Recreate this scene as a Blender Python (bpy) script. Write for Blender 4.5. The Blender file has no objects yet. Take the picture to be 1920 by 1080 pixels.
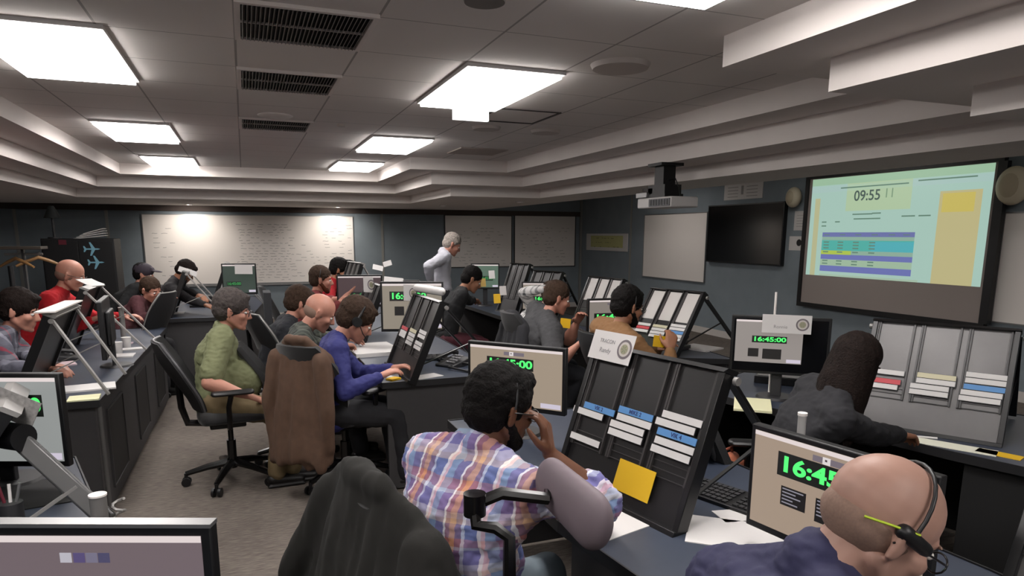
import bpy, math, random
from mathutils import Vector as V, Matrix as M, noise as NZ, Quaternion
random.seed(7)
SC = bpy.context.scene
COL = SC.collection
R = math.radians
PI = math.pi
H = 1.70                                  # eye height of the photographer
# ---------------------------------------------------------------- camera
YAW, PITCH, ROLL, FPX, PX, PY = .3702, .1818, .0034, 1276.7, 960.0, 674.6
cf = V((math.sin(YAW)*math.cos(PITCH), math.cos(YAW)*math.cos(PITCH), -math.sin(PITCH)))
cr0 = V((math.cos(YAW), -math.sin(YAW), 0)); cu0 = cr0.cross(cf)
cr = cr0*math.cos(ROLL)+cu0*math.sin(ROLL); cu = -cr0*math.sin(ROLL)+cu0*math.cos(ROLL)
cam = bpy.data.cameras.new('camera'); co = bpy.data.objects.new('camera', cam); COL.objects.link(co)
cam.sensor_width = 36; cam.lens = FPX/1920*36; cam.shift_y = (PY-540)/1920; cam.clip_start = .02
m = M.Identity(4)
for i, a in enumerate((cr, cu, -cf)):
    for j in range(3): m[j][i] = a[j]
m[2][3] = H
co.matrix_world = m
SC.camera = co

def P(x, y, z=None, D=None, X=None, Y=None):
    """a measured sight line cut at a known height, distance or wall"""
    d = cf+cr*((x-PX)/FPX)-cu*((y-PY)/FPX)
    if z is not None: t = (z-H)/d.z
    elif D is not None: t = D
    elif X is not None: t = X/d.x
    else: t = Y/d.y
    return V((0, 0, H))+d*t

# ---------------------------------------------------------------- materials
def lin(c):
    return tuple(((v/255)/12.92 if v/255 <= .04045 else ((v/255+.055)/1.055)**2.4) for v in c)
MATS = {}
def mat(name, rgb, rough=.6, metal=0, ns=0, na=.15, bump=0, bs=60, spec=.5, sheen=0, bsc=None):
    if name in MATS: return MATS[name]
    m = bpy.data.materials.new(name); m.use_nodes = True; nt = m.node_tree; b = nt.nodes['Principled BSDF']
    c = lin(rgb)+(1,)
    b.inputs['Base Color'].default_value = c; b.inputs['Roughness'].default_value = rough
    b.inputs['Metallic'].default_value = metal; b.inputs['Specular IOR Level'].default_value = spec
    if sheen: b.inputs['Sheen Weight'].default_value = sheen
    tc = nt.nodes.new('ShaderNodeTexCoord')
    if ns:
        n = nt.nodes.new('ShaderNodeTexNoise'); n.inputs['Scale'].default_value = ns; n.inputs['Detail'].default_value = 4
        nt.links.new(tc.outputs['Object'], n.inputs['Vector'])
        cr_ = nt.nodes.new('ShaderNodeValToRGB')
        cr_.color_ramp.elements[0].position = .3; cr_.color_ramp.elements[1].position = .7
        cr_.color_ramp.elements[0].color = tuple(v*(1-na) for v in c[:3])+(1,)
        cr_.color_ramp.elements[1].color = tuple(min(1, v*(1+na)) for v in c[:3])+(1,)
        nt.links.new(n.outputs['Fac'], cr_.inputs['Fac']); nt.links.new(cr_.outputs['Color'], b.inputs['Base Color'])
    if bump:
        n = nt.nodes.new('ShaderNodeTexNoise'); n.inputs['Scale'].default_value = bs; n.inputs['Detail'].default_value = 5
        if bsc:
            mp = nt.nodes.new('ShaderNodeMapping'); mp.inputs['Scale'].default_value = bsc; nt.links.new(tc.outputs['Object'], mp.inputs['Vector']); nt.links.new(mp.outputs[0], n.inputs['Vector'])
        else: nt.links.new(tc.outputs['Object'], n.inputs['Vector'])
        bp = nt.nodes.new('ShaderNodeBump'); bp.inputs['Strength'].default_value = bump; bp.inputs['Distance'].default_value = .01
        nt.links.new(n.outputs['Fac'], bp.inputs['Height']); nt.links.new(bp.outputs['Normal'], b.inputs['Normal'])
    MATS[name] = m
    return m
def emis(name, rgb, s=1.0):
    if name in MATS: return MATS[name]
    m = bpy.data.materials.new(name); m.use_nodes = True; nt = m.node_tree; b = nt.nodes['Principled BSDF']
    b.inputs['Base Color'].default_value = (.02, .02, .02, 1); b.inputs['Roughness'].default_value = .4
    b.inputs['Emission Color'].default_value = lin(rgb)+(1,); b.inputs['Emission Strength'].default_value = s
    MATS[name] = m
    return m

# ---------------------------------------------------------------- mesh builder
def frame(z, up=None):
    z = V(z).normalized()
    up = V(up) if up is not None else (V((0, 0, 1)) if abs(z.z) < .95 else V((1, 0, 0)))
    x = up.cross(z)
    if x.length < 1e-5: x = V((1, 0, 0)).cross(z)
    x.normalize(); y = z.cross(x)
    return x, y, z
class MB:
    def __init__(s): s.v = []; s.f = []; s.mi = []; s.cur = 0
    def m(s, i): s.cur = i; return s
    def add(s, vs, fs):
        o = len(s.v); s.v += [tuple(p) for p in vs]; s.f += [tuple(i+o for i in f) for f in fs]; s.mi += [s.cur]*len(fs); return s
    def box(s, c, size, X=(1, 0, 0), Y=(0, 1, 0), Z=(0, 0, 1)):
        c = V(c); X = V(X)*size[0]/2; Y = V(Y)*size[1]/2; Z = V(Z)*size[2]/2
        vs = [c+X*a+Y*b+Z*d for a, b, d in ((-1, -1, -1), (1, -1, -1), (1, 1, -1), (-1, 1, -1), (-1, -1, 1), (1, -1, 1), (1, 1, 1), (-1, 1, 1))]
        return s.add(vs, [(0, 3, 2, 1), (4, 5, 6, 7), (0, 1, 5, 4), (1, 2, 6, 5), (2, 3, 7, 6), (3, 0, 4, 7)])
    def bb(s, a, b):
        a = V(a); b = V(b); return s.box((a+b)/2, [abs(b[i]-a[i]) for i in range(3)])
    def bar(s, a, b, w, h, up=None):
        a = V(a); b = V(b); x, y, z = frame(b-a, up); return s.box((a+b)/2, (w, h, (b-a).length), x, y, z)
    def cap(s, a, ra, b=None, rb=None, n=12, side=None, sx=1, sy=1, k=3):
        """tapered capsule; cross-section scaled sx along 'side', sy across"""
        a = V(a); b = V(b) if b is not None else a+V((0, 0, 1e-4)); rb = ra if rb is None else rb
        z = (b-a); z = z.normalized() if z.length > 1e-6 else V((0, 0, 1))
        if side is None: x, y, z = frame(z)
        else:
            x = V(side)-z*V(side).dot(z); x.normalize(); y = z.cross(x)
        rings = []
        for i in range(k+1):
            t = PI/2*(1-i/k)
            rings.append((a-z*(ra*math.sin(t)), ra*math.cos(t)))
        for i in range(k+1):
            t = PI/2*i/k
            rings.append((b+z*(rb*math.sin(t)), rb*math.cos(t)))
        vs = []; fs = []
        for c, r in rings:
            r = max(r, 1e-4)
            for j in range(n):
                q = 2*PI*j/n; vs.append(c+x*(r*sx*math.cos(q))+y*(r*sy*math.sin(q)))
        for i in range(len(rings)-1):
            for j in range(n):
                fs.append((i*n+j, i*n+(j+1) % n, (i+1)*n+(j+1) % n, (i+1)*n+j))
        fs.append(tuple(range(n))[::-1]); L = (len(rings)-1)*n; fs.append(tuple(L+j for j in range(n)))
        return s.add(vs, fs)
    def ell(s, c, r, X=(1, 0, 0), Y=(0, 1, 0), Z=(0, 0, 1), n=16, k=9):
        c = V(c); X = V(X)*r[0]; Y = V(Y)*r[1]; Z = V(Z)*r[2]; vs = []; fs = []
        for i in range(k+1):
            t = PI*i/k; rr = max(math.sin(t), 1e-3)
            for j in range(n):
                q = 2*PI*j/n; vs.append(c-Z*math.cos(t)+X*(rr*math.cos(q))+Y*(rr*math.sin(q)))
        for i in range(k):
            for j in range(n): fs.append((i*n+j, i*n+(j+1) % n, (i+1)*n+(j+1) % n, (i+1)*n+j))
        fs.append(tuple(range(n))[::-1]); fs.append(tuple(k*n+j for j in range(n)))
        return s.add(vs, fs)
    def cyl(s, a, b, r, r2=None, n=20, ring=None):
        a = V(a); b = V(b); r2 = r if r2 is None else r2; x, y, z = frame(b-a); vs = []
        for c, q in ((a, r), (b, r2)):
            for j in range(n): t = 2*PI*j/n; vs.append(c+x*(q*math.cos(t))+y*(q*math.sin(t)))
        fs = [(j, (j+1) % n, n+(j+1) % n, n+j) for j in range(n)]+[tuple(range(n))[::-1], tuple(n+j for j in range(n))]
        return s.add(vs, fs)
    def tube(s, pts, r, n=8, up=None):
        pts = [V(p) for p in pts]; vs = []; fs = []; K = len(pts); px = None
        for i, p in enumerate(pts):
            d = (pts[min(i+1, K-1)]-pts[max(i-1, 0)])
            if px is None: x, y, z = frame(d, up)
            else:
                z = d.normalized(); x = px-z*px.dot(z); x.normalize(); y = z.cross(x)
            px = x
            rr = r[i] if isinstance(r, (list, tuple)) else r
            for j in range(n): t = 2*PI*j/n; vs.append(p+x*(rr*math.cos(t))+y*(rr*math.sin(t)))
        for i in range(K-1):
            for j in range(n): fs.append((i*n+j, i*n+(j+1) % n, (i+1)*n+(j+1) % n, (i+1)*n+j))
        fs.append(tuple(range(n))[::-1]); fs.append(tuple((K-1)*n+j for j in range(n)))
        return s.add(vs, fs)
    def prism(s, poly, ext):
        poly = [V(p) for p in poly]; e = V(ext); n = len(poly)
        fs = [tuple(range(n)), tuple(n+i for i in range(n))[::-1]]+[(i, n+i, n+(i+1) % n, (i+1) % n) for i in range(n)]
        return s.add(poly+[p+e for p in poly], fs)
    def quad(s, a, b, c, d): return s.add([a, b, c, d], [(0, 1, 2, 3)])
    def surf(s, fn, nu, nv, th):
        """closed sheet: fn(u,v)->(point, normal), thickness th"""
        A = []; B = []
        for i in range(nu+1):
            for j in range(nv+1):
                p, q = fn(i/nu, j/nv); p = V(p); q = V(q).normalized(); A.append(p+q*th/2); B.append(p-q*th/2)
        N = len(A); I = lambda i, j: i*(nv+1)+j; fs = []
        for i in range(nu):
            for j in range(nv):
                fs.append((I(i, j), I(i+1, j), I(i+1, j+1), I(i, j+1))); fs.append((N+I(i, j), N+I(i, j+1), N+I(i+1, j+1), N+I(i+1, j)))
        for i in range(nu):
            fs.append((I(i, 0), N+I(i, 0), N+I(i+1, 0), I(i+1, 0))); fs.append((I(i, nv), I(i+1, nv), N+I(i+1, nv), N+I(i, nv)))
        for j in range(nv):
            fs.append((I(0, j), I(0, j+1), N+I(0, j+1), N+I(0, j))); fs.append((I(nu, j), N+I(nu, j), N+I(nu, j+1), I(nu, j+1)))
        return s.add(A+B, fs)
    def mesh(s, name, fixn=True):
        me = bpy.data.meshes.new(name); me.from_pydata(s.v, [], s.f); me.update()
        if any(s.mi): me.polygons.foreach_set('material_index', s.mi)
        if fixn:
            import bmesh
            b = bmesh.new(); b.from_mesh(me); bmesh.ops.recalc_face_normals(b, faces=b.faces); b.to_mesh(me); b.free()
        return me
def link(name, me, mats, parent=None, smooth=None, bevel=0):
    o = bpy.data.objects.new(name, me); COL.objects.link(o)
    for x in (mats if isinstance(mats, (list, tuple)) else [mats]): me.materials.append(x)
    if parent is not None: o.parent = parent
    if smooth:
        me.polygons.foreach_set('use_smooth', [True]*len(me.polygons)); me.set_sharp_from_angle(angle=R(smooth))
    if bevel:
        b = o.modifiers.new('bevel', 'BEVEL'); b.width = bevel; b.segments = 2; b.limit_method = 'ANGLE'; b.angle_limit = R(40)
    return o
def build(name, mb, mats, parent=None, smooth=40, bevel=0, fixn=True):
    return link(name, mb.mesh(name, fixn), mats, parent, smooth, bevel)
def tag(o, label, cat, group=None, kind=None):
    if label: o['label'] = label
    if cat: o['category'] = cat
    if group: o['group'] = group
    if kind: o['kind'] = kind
    return o
def empty(name, loc, rz=0, label=None, cat=None, group=None):
    o = bpy.data.objects.new(name, None); COL.objects.link(o); o.location = loc; o.rotation_euler = (0, 0, rz); o.empty_display_size = .05
    return tag(o, label, cat, group)
def basis(name, c, X, Y, Z, label=None, cat=None, group=None):
    o = bpy.data.objects.new(name, None); COL.objects.link(o); mm = M.Identity(4)
    for i, a in enumerate((X, Y, Z)):
        a = V(a).normalized()
        for j in range(3): mm[j][i] = a[j]
    for j in range(3): mm[j][3] = c[j]
    o.matrix_world = mm; o.empty_display_size = .05
    return tag(o, label, cat, group)
def dup(root, label=None, group=None):
    def cp(o, par):
        c = o.copy(); COL.objects.link(c)
        if par is not None:
            c.parent = par; c.matrix_parent_inverse = o.matrix_parent_inverse
        for ch in list(o.children): cp(ch, c)
        return c
    r = cp(root, None)
    if label: r['label'] = label
    if group: r['group'] = group
    return r
def remesh(mb, vox, smooth=3, lam=.5):
    """union of closed pieces -> one continuous surface"""
    me = mb.mesh('tmp', False); o = bpy.data.objects.new('tmp', me); COL.objects.link(o)
    r = o.modifiers.new('r', 'REMESH'); r.mode = 'VOXEL'; r.voxel_size = vox
    if smooth:
        q = o.modifiers.new('s', 'SMOOTH'); q.factor = lam; q.iterations = smooth
    dg = bpy.context.evaluated_depsgraph_get(); dg.update()
    me2 = bpy.data.meshes.new_from_object(o.evaluated_get(dg), depsgraph=dg)
    bpy.data.objects.remove(o); bpy.data.meshes.remove(me)
    return me2
def displace(me, amp, sc, seed=0, stretch=(1, 1, 1)):
    me.update()
    ns = [v.normal.copy() for v in me.vertices]
    for v, n in zip(me.vertices, ns):
        p = V((v.co.x*stretch[0], v.co.y*stretch[1], v.co.z*stretch[2]))*sc+V((seed*7.3, seed*3.1, 0))
        v.co += n*(amp*NZ.noise(p)+amp*.5*NZ.noise(p*2.1))
def text(name, body, size, mm, parent=None, loc=(0, 0, 0), X=(1, 0, 0), Y=(0, 1, 0), ext=.0004, bold=0, align='CENTER', sx=1, fit=None):
    c = bpy.data.curves.new(name, 'FONT'); c.body = body; c.size = size; c.align_x = align; c.align_y = 'CENTER'; c.extrude = ext; c.offset = bold*size
    o = bpy.data.objects.new('tmp', c); COL.objects.link(o)
    dg = bpy.context.evaluated_depsgraph_get(); dg.update()
    me = bpy.data.meshes.new_from_object(o.evaluated_get(dg)); bpy.data.objects.remove(o)
    X = V(X).normalized(); Y = V(Y).normalized(); Z = X.cross(Y)
    if fit:
        xs = [v.co.x for v in me.vertices]; sx = fit/max(1e-4, max(xs)-min(xs))
    for v in me.vertices: v.co = V(loc)+X*(v.co.x*sx)+Y*v.co.y+Z*v.co.z
    return link(name, me, mm, parent)
# ---------------------------------------------------------------- materials of the room
def grid_ceiling():
    m = bpy.data.materials.new('ceiling_tile'); m.use_nodes = True; nt = m.node_tree; b = nt.nodes['Principled BSDF']
    b.inputs['Roughness'].default_value = .9
    tc = nt.nodes.new('ShaderNodeTexCoord'); sp = nt.nodes.new('ShaderNodeSeparateXYZ'); nt.links.new(tc.outputs['Object'], sp.inputs[0])
    def line(out, off, pitch, w):
        a = nt.nodes.new('ShaderNodeMath'); a.operation = 'SUBTRACT'; nt.links.new(out, a.inputs[0]); a.inputs[1].default_value = off-w/2+pitch*20*-1
        d = nt.nodes.new('ShaderNodeMath'); d.operation = 'MODULO'; nt.links.new(a.outputs[0], d.inputs[0]); d.inputs[1].default_value = pitch
        l = nt.nodes.new('ShaderNodeMath'); l.operation = 'LESS_THAN'; nt.links.new(d.outputs[0], l.inputs[0]); l.inputs[1].default_value = w
        return l.outputs[0]
    a = line(sp.outputs[0], .02, .6, .012); c = line(sp.outputs[1], 3.86, .61, .008)
    mx = nt.nodes.new('ShaderNodeMath'); mx.operation = 'MAXIMUM'; nt.links.new(a, mx.inputs[0]); nt.links.new(c, mx.inputs[1])
    n = nt.nodes.new('ShaderNodeTexNoise'); n.inputs['Scale'].default_value = 1.2; nt.links.new(tc.outputs['Object'], n.inputs['Vector'])
    r1 = nt.nodes.new('ShaderNodeValToRGB'); r1.color_ramp.elements[0].color = lin((222, 215, 210))+(1,); r1.color_ramp.elements[1].color = lin((234, 228, 223))+(1,)
    nt.links.new(n.outputs['Fac'], r1.inputs['Fac'])
    mi = nt.nodes.new('ShaderNodeMix'); mi.data_type = 'RGBA'; nt.links.new(mx.outputs[0], mi.inputs['Factor'])
    nt.links.new(r1.outputs['Color'], mi.inputs['A']); mi.inputs['B'].default_value = lin((166, 160, 156))+(1,)
    nt.links.new(mi.outputs['Result'], b.inputs['Base Color'])
    n2 = nt.nodes.new('ShaderNodeTexNoise'); n2.inputs['Scale'].default_value = 90; nt.links.new(tc.outputs['Object'], n2.inputs['Vector'])
    bp = nt.nodes.new('ShaderNodeBump'); bp.inputs['Strength'].default_value = .08; nt.links.new(n2.outputs['Fac'], bp.inputs['Height']); nt.links.new(bp.outputs['Normal'], b.inputs['Normal'])
    return m
def carpet():
    m = bpy.data.materials.new('carpet'); m.use_nodes = True; nt = m.node_tree; b = nt.nodes['Principled BSDF']
    b.inputs['Roughness'].default_value = .95; b.inputs['Specular IOR Level'].default_value = .15
    tc = nt.nodes.new('ShaderNodeTexCoord'); mp = nt.nodes.new('ShaderNodeMapping'); mp.inputs['Scale'].default_value = (16, 95, 1)
    nt.links.new(tc.outputs['Object'], mp.inputs['Vector'])
    n = nt.nodes.new('ShaderNodeTexNoise'); n.inputs['Scale'].default_value = 1; n.inputs['Detail'].default_value = 3; nt.links.new(mp.outputs[0], n.inputs['Vector'])
    n3 = nt.nodes.new('ShaderNodeTexNoise'); n3.inputs['Scale'].default_value = 2.2; nt.links.new(tc.outputs['Object'], n3.inputs['Vector'])
    ad = nt.nodes.new('ShaderNodeMath'); ad.operation = 'MULTIPLY_ADD'; nt.links.new(n3.outputs['Fac'], ad.inputs[0]); ad.inputs[1].default_value = .35; nt.links.new(n.outputs['Fac'], ad.inputs[2])
    r = nt.nodes.new('ShaderNodeValToRGB'); r.color_ramp.elements[0].position = .5; r.color_ramp.elements[0].color = lin((92, 85, 80))+(1,)
    r.color_ramp.elements[1].position = .85; r.color_ramp.elements[1].color = lin((120, 112, 105))+(1,)
    nt.links.new(ad.outputs[0], r.inputs['Fac']); nt.links.new(r.outputs['Color'], b.inputs['Base Color'])
    bp = nt.nodes.new('ShaderNodeBump'); bp.inputs['Strength'].default_value = .4; bp.inputs['Distance'].default_value = .01
    nt.links.new(n.outputs['Fac'], bp.inputs['Height']); nt.links.new(bp.outputs['Normal'], b.inputs['Normal'])
    return m
m_tile = grid_ceiling(); m_carpet = carpet()
m_soffit = mat('painted_soffit', (232, 224, 219), .85, ns=2, na=.03)
m_wall = mat('blue_grey_fabric_wall', (128, 138, 145), .9, ns=3, na=.06, bump=.1, bs=200)
m_seam = mat('aluminium_wall_seam', (150, 150, 146), .5, .3)
m_base = mat('pale_baseboard', (205, 200, 195), .6)
m_band = mat('dark_brown_wall_band', (72, 62, 58), .8)
m_white = mat('white_board_enamel', (236, 230, 225), .3, spec=.4)
m_alu = mat('brushed_aluminium', (150, 150, 150), .4, .8)
m_black = mat('black_plastic', (16, 16, 18), .45)
m_dkgrey = mat('dark_grey_plastic', (42, 42, 44), .5)
m_paper = mat('white_paper', (208, 205, 203), .8)
m_yellow = mat('yellow_card', (222, 178, 20), .7)
m_ink = mat('grey_ink', (148, 145, 144), .8)
m_dkink = mat('dark_ink', (50, 50, 54), .8)
CZ = 2.65
XR, XL, YB, YN = 7.45, -6.6, 14.7, -3.2
def struct(name, mb, mm, **k):
    o = build(name, mb, mm, smooth=None, **k); o['kind'] = 'structure'; return o
struct('floor', MB().bb((XL, YN, -.1), (XR, YB, 0)), m_carpet)
struct('wall_right', MB().bb((XR, YN, 0), (XR+.15, YB+.15, CZ+.2)), m_wall)
struct('wall_left', MB().bb((XL-.15, YN, 0), (XL, YB+.15, CZ+.2)), m_wall)
struct('wall_back', MB().bb((XL, YB, 0), (XR, YB+.15, CZ+.2)), m_wall)
struct('wall_front', MB().bb((XL-.15, YN-.15, 0), (XR+.15, YN, CZ+.2)), m_wall)
struct('ceiling', MB().bb((XL-.15, YN-.15, CZ), (XR+.15, YB+.15, CZ+.2)), m_tile)
struct('baseboard_right', MB().bb((XR-.02, YN, 0), (XR, YB, .11)), m_base)
struct('baseboard_back', MB().bb((XL, YB-.02, 0), (XR-.02, YB, .11)), m_base)
# stepped tray: three levels, each a hung band around the raised ceiling
def outline(k):
    d = (0, .36, .72)[k]; dy = (0, .42, .92)[k]
    return [(-1.54-d, -2.2), (-1.54-d, 11.0+dy), (2.0+d, 11.0+dy), (2.0+d, 8.7+d*.97), (3.3+(0, .36, .78)[k], 8.7+d*.97),
            (3.3+(0, .36, .78)[k], 2.92-d*.95), (2.23+(0, .34, .83)[k], 2.92-d*.95), (2.23+(0, .34, .83)[k], -2.2)]
ZS = (CZ, 2.506, 2.356, 2.226)
XO = 4.85                                # outer edge of the hung band on the screen side
for k in range(3):
    inn = outline(k); zt, zb = ZS[k], ZS[k+1]
    out = outline(k+1) if k < 2 else [(XL, -2.2), (XL, YB), (XO, YB), (XO, YB), (XO, YB), (XO, 2.0), (XO, 1.8), (XO, -2.2)]
    mb = MB()
    n = len(inn)
    # vertical faces with real thickness, and the flat soffit between this edge and the next
    for i in range(n-1):
        a, b = inn[i], inn[i+1]; c, d = out[i], out[i+1]
        top = zt if k == 0 else ZS[k]
        mb.add([(a[0], a[1], zb), (b[0], b[1], zb), (b[0], b[1], zt), (a[0], a[1], zt)], [(0, 1, 2, 3)])
        if k < 2: mb.add([(a[0], a[1], zb), (b[0], b[1], zb), (d[0], d[1], zb), (c[0], c[1], zb)], [(0, 1, 2, 3)])
    if k == 2:
        # outer field of the lowest level, as slabs around the cut-out
        x0, x1, x2, x3 = inn[0][0], inn[2][0], inn[4][0], inn[6][0]; yb0, yb1, yn = inn[1][1], inn[3][1], inn[5][1]
        zz = zb+.1
        mb = MB()
        mb.bb((XL, YN, zb), (x0, YB, CZ)); mb.bb((x0, yb0, zb), (x1, YB, CZ)); mb.bb((x1, yb1, zb), (x2, YB, CZ))
        mb.bb((x2, yn, zb), (XO, YB, CZ)); mb.bb((x3, YN, zb), (XO, yn, CZ))
        mb.bb((x0, YN, zb), (x3, -2.2, CZ))
    else:
        mb.add([(inn[0][0], -2.2, zb), (inn[-1][0], -2.2, zb), (inn[-1][0], -2.2, zt), (inn[0][0], -2.2, zt)], [(0, 1, 2, 3)])
    o = struct('trim_%d' % (k+1), mb, m_soffit, fixn=(k == 2))
struct('trim_4', MB().bb((XL, YB-.04, 2.12), (XR, YB, 2.226)), m_band)  # dark brown band along the top of the back wall
# wall panel seams
for i, (x, y) in enumerate(((33, 450), (204, 450), (717, 450))):
    p = P(x, y, Y=YB); struct('trim_%d' % (5+i), MB().bb((p.x-.025, YB-.012, .11), (p.x+.025, YB, 2.12)), m_seam)
struct('trim_8', MB().bb((XR-.05, YB-.05, .11), (XR, YB, 2.5)), m_seam)
p = P(1181, 500, X=XR); struct('trim_9', MB().bb((XR-.012, p.y-.03, .11), (XR, p.y+.03, 2.5)), m_seam)

# ---------------------------------------------------------------- ceiling fittings
LS = 19.0
def diffuser():
    m = bpy.data.materials.new('lamp_diffuser'); m.use_nodes = True; nt = m.node_tree; b = nt.nodes['Principled BSDF']
    b.inputs['Base Color'].default_value = (.8, .8, .8, 1)
    b.inputs['Emission Color'].default_value = (1, .955, .93, 1); b.inputs['Emission Strength'].default_value = LS
    return m
m_diff = diffuser(); m_ledge = mat('white_lamp_frame', (225, 222, 220), .5)
lights = [(-1.16, .95, 'brightest and nearest left, above the frame'), (-1.16, 3.84, 'ceiling light panel at the upper left corner, largest of the left row'),
          (-1.16, 6.9, 'ceiling light panel in the middle of the left row'), (-1.14, 9.72, 'smallest and farthest light panel of the left row'),
          (1.23, 1.32, 'ceiling light panel cut off by the top edge, nearest of the right row'), (1.23, 3.87, 'large ceiling light panel beside the access hatch, behind the small hanging sign'),
          (1.23, 6.9, 'ceiling light panel in the middle of the right row'), (1.21, 9.4, 'smallest and farthest light panel of the right row')]
proto = None
for x, y, lab in lights:
    if y == .95: lab = 'ceiling light panel over the nearest left workstation'
    if proto is None:
        t = empty('ceiling_light', (x, y, CZ))
        tag(t, lab, 'ceiling light', 'recessed rectangular ceiling lights'); proto = t
        build('diffuser', MB().bb((.02, .02, -.04), (.59, 1.2, -.004)), m_diff, t, smooth=None)
        f = MB(); f.bb((0, 0, -.02), (.61, .02, 0)); f.bb((0, 1.2, -.02), (.61, 1.22, 0)); f.bb((0, .02, -.02), (.02, 1.2, 0)); f.bb((.59, .02, -.02), (.61, 1.2, 0))
        build('frame', f, m_ledge, t, smooth=None)
    else:
        t = dup(proto, lab); t.location = (x, y, CZ)
# more of the same lamps over the part of the room behind the photographer
for x, y, s in ((-1.16, -1.9, 'left'), (1.23, -1.6, 'right')):
    t = dup(proto, 'ceiling light panel behind the viewpoint on the %s' % s); t.location = (x, y, CZ)
for y, s in ((2.6, 'opposite the projection screen'), (6.2, 'opposite the television'), (9.8, 'near the far corner')):  # unseen weak panels, added only to brighten the right wall
    t = dup(proto, 'unseen light panel added to brighten the screen wall, %s' % s); t.location = (5.9, y, CZ)
    dm = [c for c in t.children if c.name.startswith('diffuser')][0]; dm.data = dm.data.copy(); dm.data.materials[0] = emis('added_fill_diffuser', (255, 248, 242), 5.5)
m_hole = mat('vent_interior', (22, 20, 20), .9); m_slat = mat('vent_slat', (120, 114, 110), .5, .3)
for i, (y0, lab) in enumerate(((3.24, 'nearest and largest of the three ceiling grilles'), (4.49, 'middle one of the three ceiling grilles, reddish dark'), (6.33, 'farthest of the three ceiling grilles, beside the round disc'))):
    t = empty('ceiling_grille', (.045, y0, CZ), 0, lab, 'air grille', 'ceiling air grilles')
    build('vent_back', MB().bb((0, 0, -.004), (.55, .55, -.001)), m_hole, t, smooth=None)
    f = MB(); f.bb((-.025, -.025, -.016), (.575, 0, 0)); f.bb((-.025, .55, -.016), (.575, .575, 0)); f.bb((-.025, 0, -.016), (0, .55, 0)); f.bb((.55, 0, -.016), (.575, .55, 0)); f.bb((0, .268, -.012), (.55, .28, -.004))
    build('frame', f, m_soffit, t, smooth=None)
    s = MB()
    for k in range(30): s.box((.012+k*.0182, .275, -.012), (.0035, .55, .02), X=(math.cos(.5), 0, -math.sin(.5)), Z=(math.sin(.5), 0, math.cos(.5)))
    build('slats', s, m_slat, t, smooth=None)
m_disc = mat('grey_ceiling_disc', (196, 187, 181), .8)
for (x, y), r, lab in (((2.05, 3.6), .17, 'large grey round ceiling speaker right of the big light panel'), ((.97, 2.82), .09, 'small dark round ceiling detector at the top edge'),
                  ((2.09, 6.04), .13, 'round ceiling speaker left of its neighbour, beyond the hatch'), ((2.67, 6.04), .14, 'round ceiling speaker nearest the stepped soffit')):
    o = build('ceiling_disc', MB().cyl((x, y, CZ), (x, y, CZ-.025), r, r*.92, 32), m_disc if r > .1 else mat('dark_detector', (120, 114, 110), .6)); tag(o, lab, 'ceiling speaker')
tag(build('ceiling_disc', MB().ell((.3, 6.12, CZ-.004), (.14, .14, .02)), m_soffit), 'pale domed ceiling disc beside the farthest grille', 'ceiling speaker')
o = MB(); o.bb((2.3, 7.5, CZ-.012), (2.86, 8.06, CZ)); tag(build('ceiling_vent', o, mat('brown_vent', (176, 164, 156), .8), smooth=None), 'square brownish ceiling vent beyond the round speakers', 'vent')
f = MB()
for a, b in (((1.87, 5.12), (2.4, 5.14)), ((1.87, 5.7), (2.4, 5.72)), ((1.87, 5.14), (1.885, 5.7)), ((2.385, 5.14), (2.4, 5.7))): f.bb((a[0], a[1], CZ-.006), (b[0], b[1], CZ))
tag(build('access_hatch', f, mat('hatch_gap', (60, 55, 52), .8), smooth=None), 'square access hatch outlined in the ceiling beside the big light', 'hatch')
t = empty('hanging_sign', (1.66, 5.16, CZ), 0, 'small white sign box hanging at the corner of the big light', 'sign')
build('sign_box', MB().bb((-.14, -.02, -.1), (.14, .02, -.02)), emis('lit_sign_face', (255, 250, 245), 2.2), t, bevel=.004)
build('bracket', MB().bb((-.03, -.015, -.02), (.03, .015, 0)), m_ledge, t, smooth=None)
tag(build('sprinkler', MB().cyl((.86, 6.4, CZ), (.86, 6.4, CZ-.02), .035), m_disc), 'tiny dark sprinkler disc on the ceiling left of centre', 'sprinkler')
# recessed wall washers in the soffit
m_dl = emis('downlight_lens', (255, 244, 230), 3)
wash = []
for (x, y, e, lab) in ((-.9, YB-.75, 1, 'left downlight washing the long whiteboard'), (1.75, YB-.75, 1, 'right downlight washing the long whiteboard'),
                  (3.45, 12.4, 0, 'small downlight in the soffit above the standing man'), (4.2, 10.5, 0, 'small downlight in the soffit left of the projector')):
    t = empty('downlight', (x, y, 2.226), 0, lab, 'downlight', 'soffit downlights')
    build('lens', MB().cyl((0, 0, -.002), (0, 0, -.008), .05), m_dl if e else emis('dim_downlight_lens', (230, 210, 200), .6), t)
    rr = MB()
    for k in range(24):
        a = 2*PI*k/24; b = 2*PI*(k+1)/24
        rr.prism([(.05*math.cos(a), .05*math.sin(a), -.012), (.07*math.cos(a), .07*math.sin(a), -.012), (.07*math.cos(b), .07*math.sin(b), -.012), (.05*math.cos(b), .05*math.sin(b), -.012)], (0, 0, .012))
    build('trim_ring', rr, m_ledge, t)
    if e:
        l = bpy.data.lights.new('wash_lamp', 'SPOT'); l.energy = 70; l.spot_size = R(130); l.spot_blend = 1; l.color = (1, .93, .85); l.shadow_soft_size = .03
        lo = bpy.data.objects.new('wash_lamp', l); COL.objects.link(lo); lo.parent = t; lo.location = (0, 0, -.02)
        d = V((0, .8, -.9)); lo.rotation_euler = d.to_track_quat('-Z', 'Y').to_euler()
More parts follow.
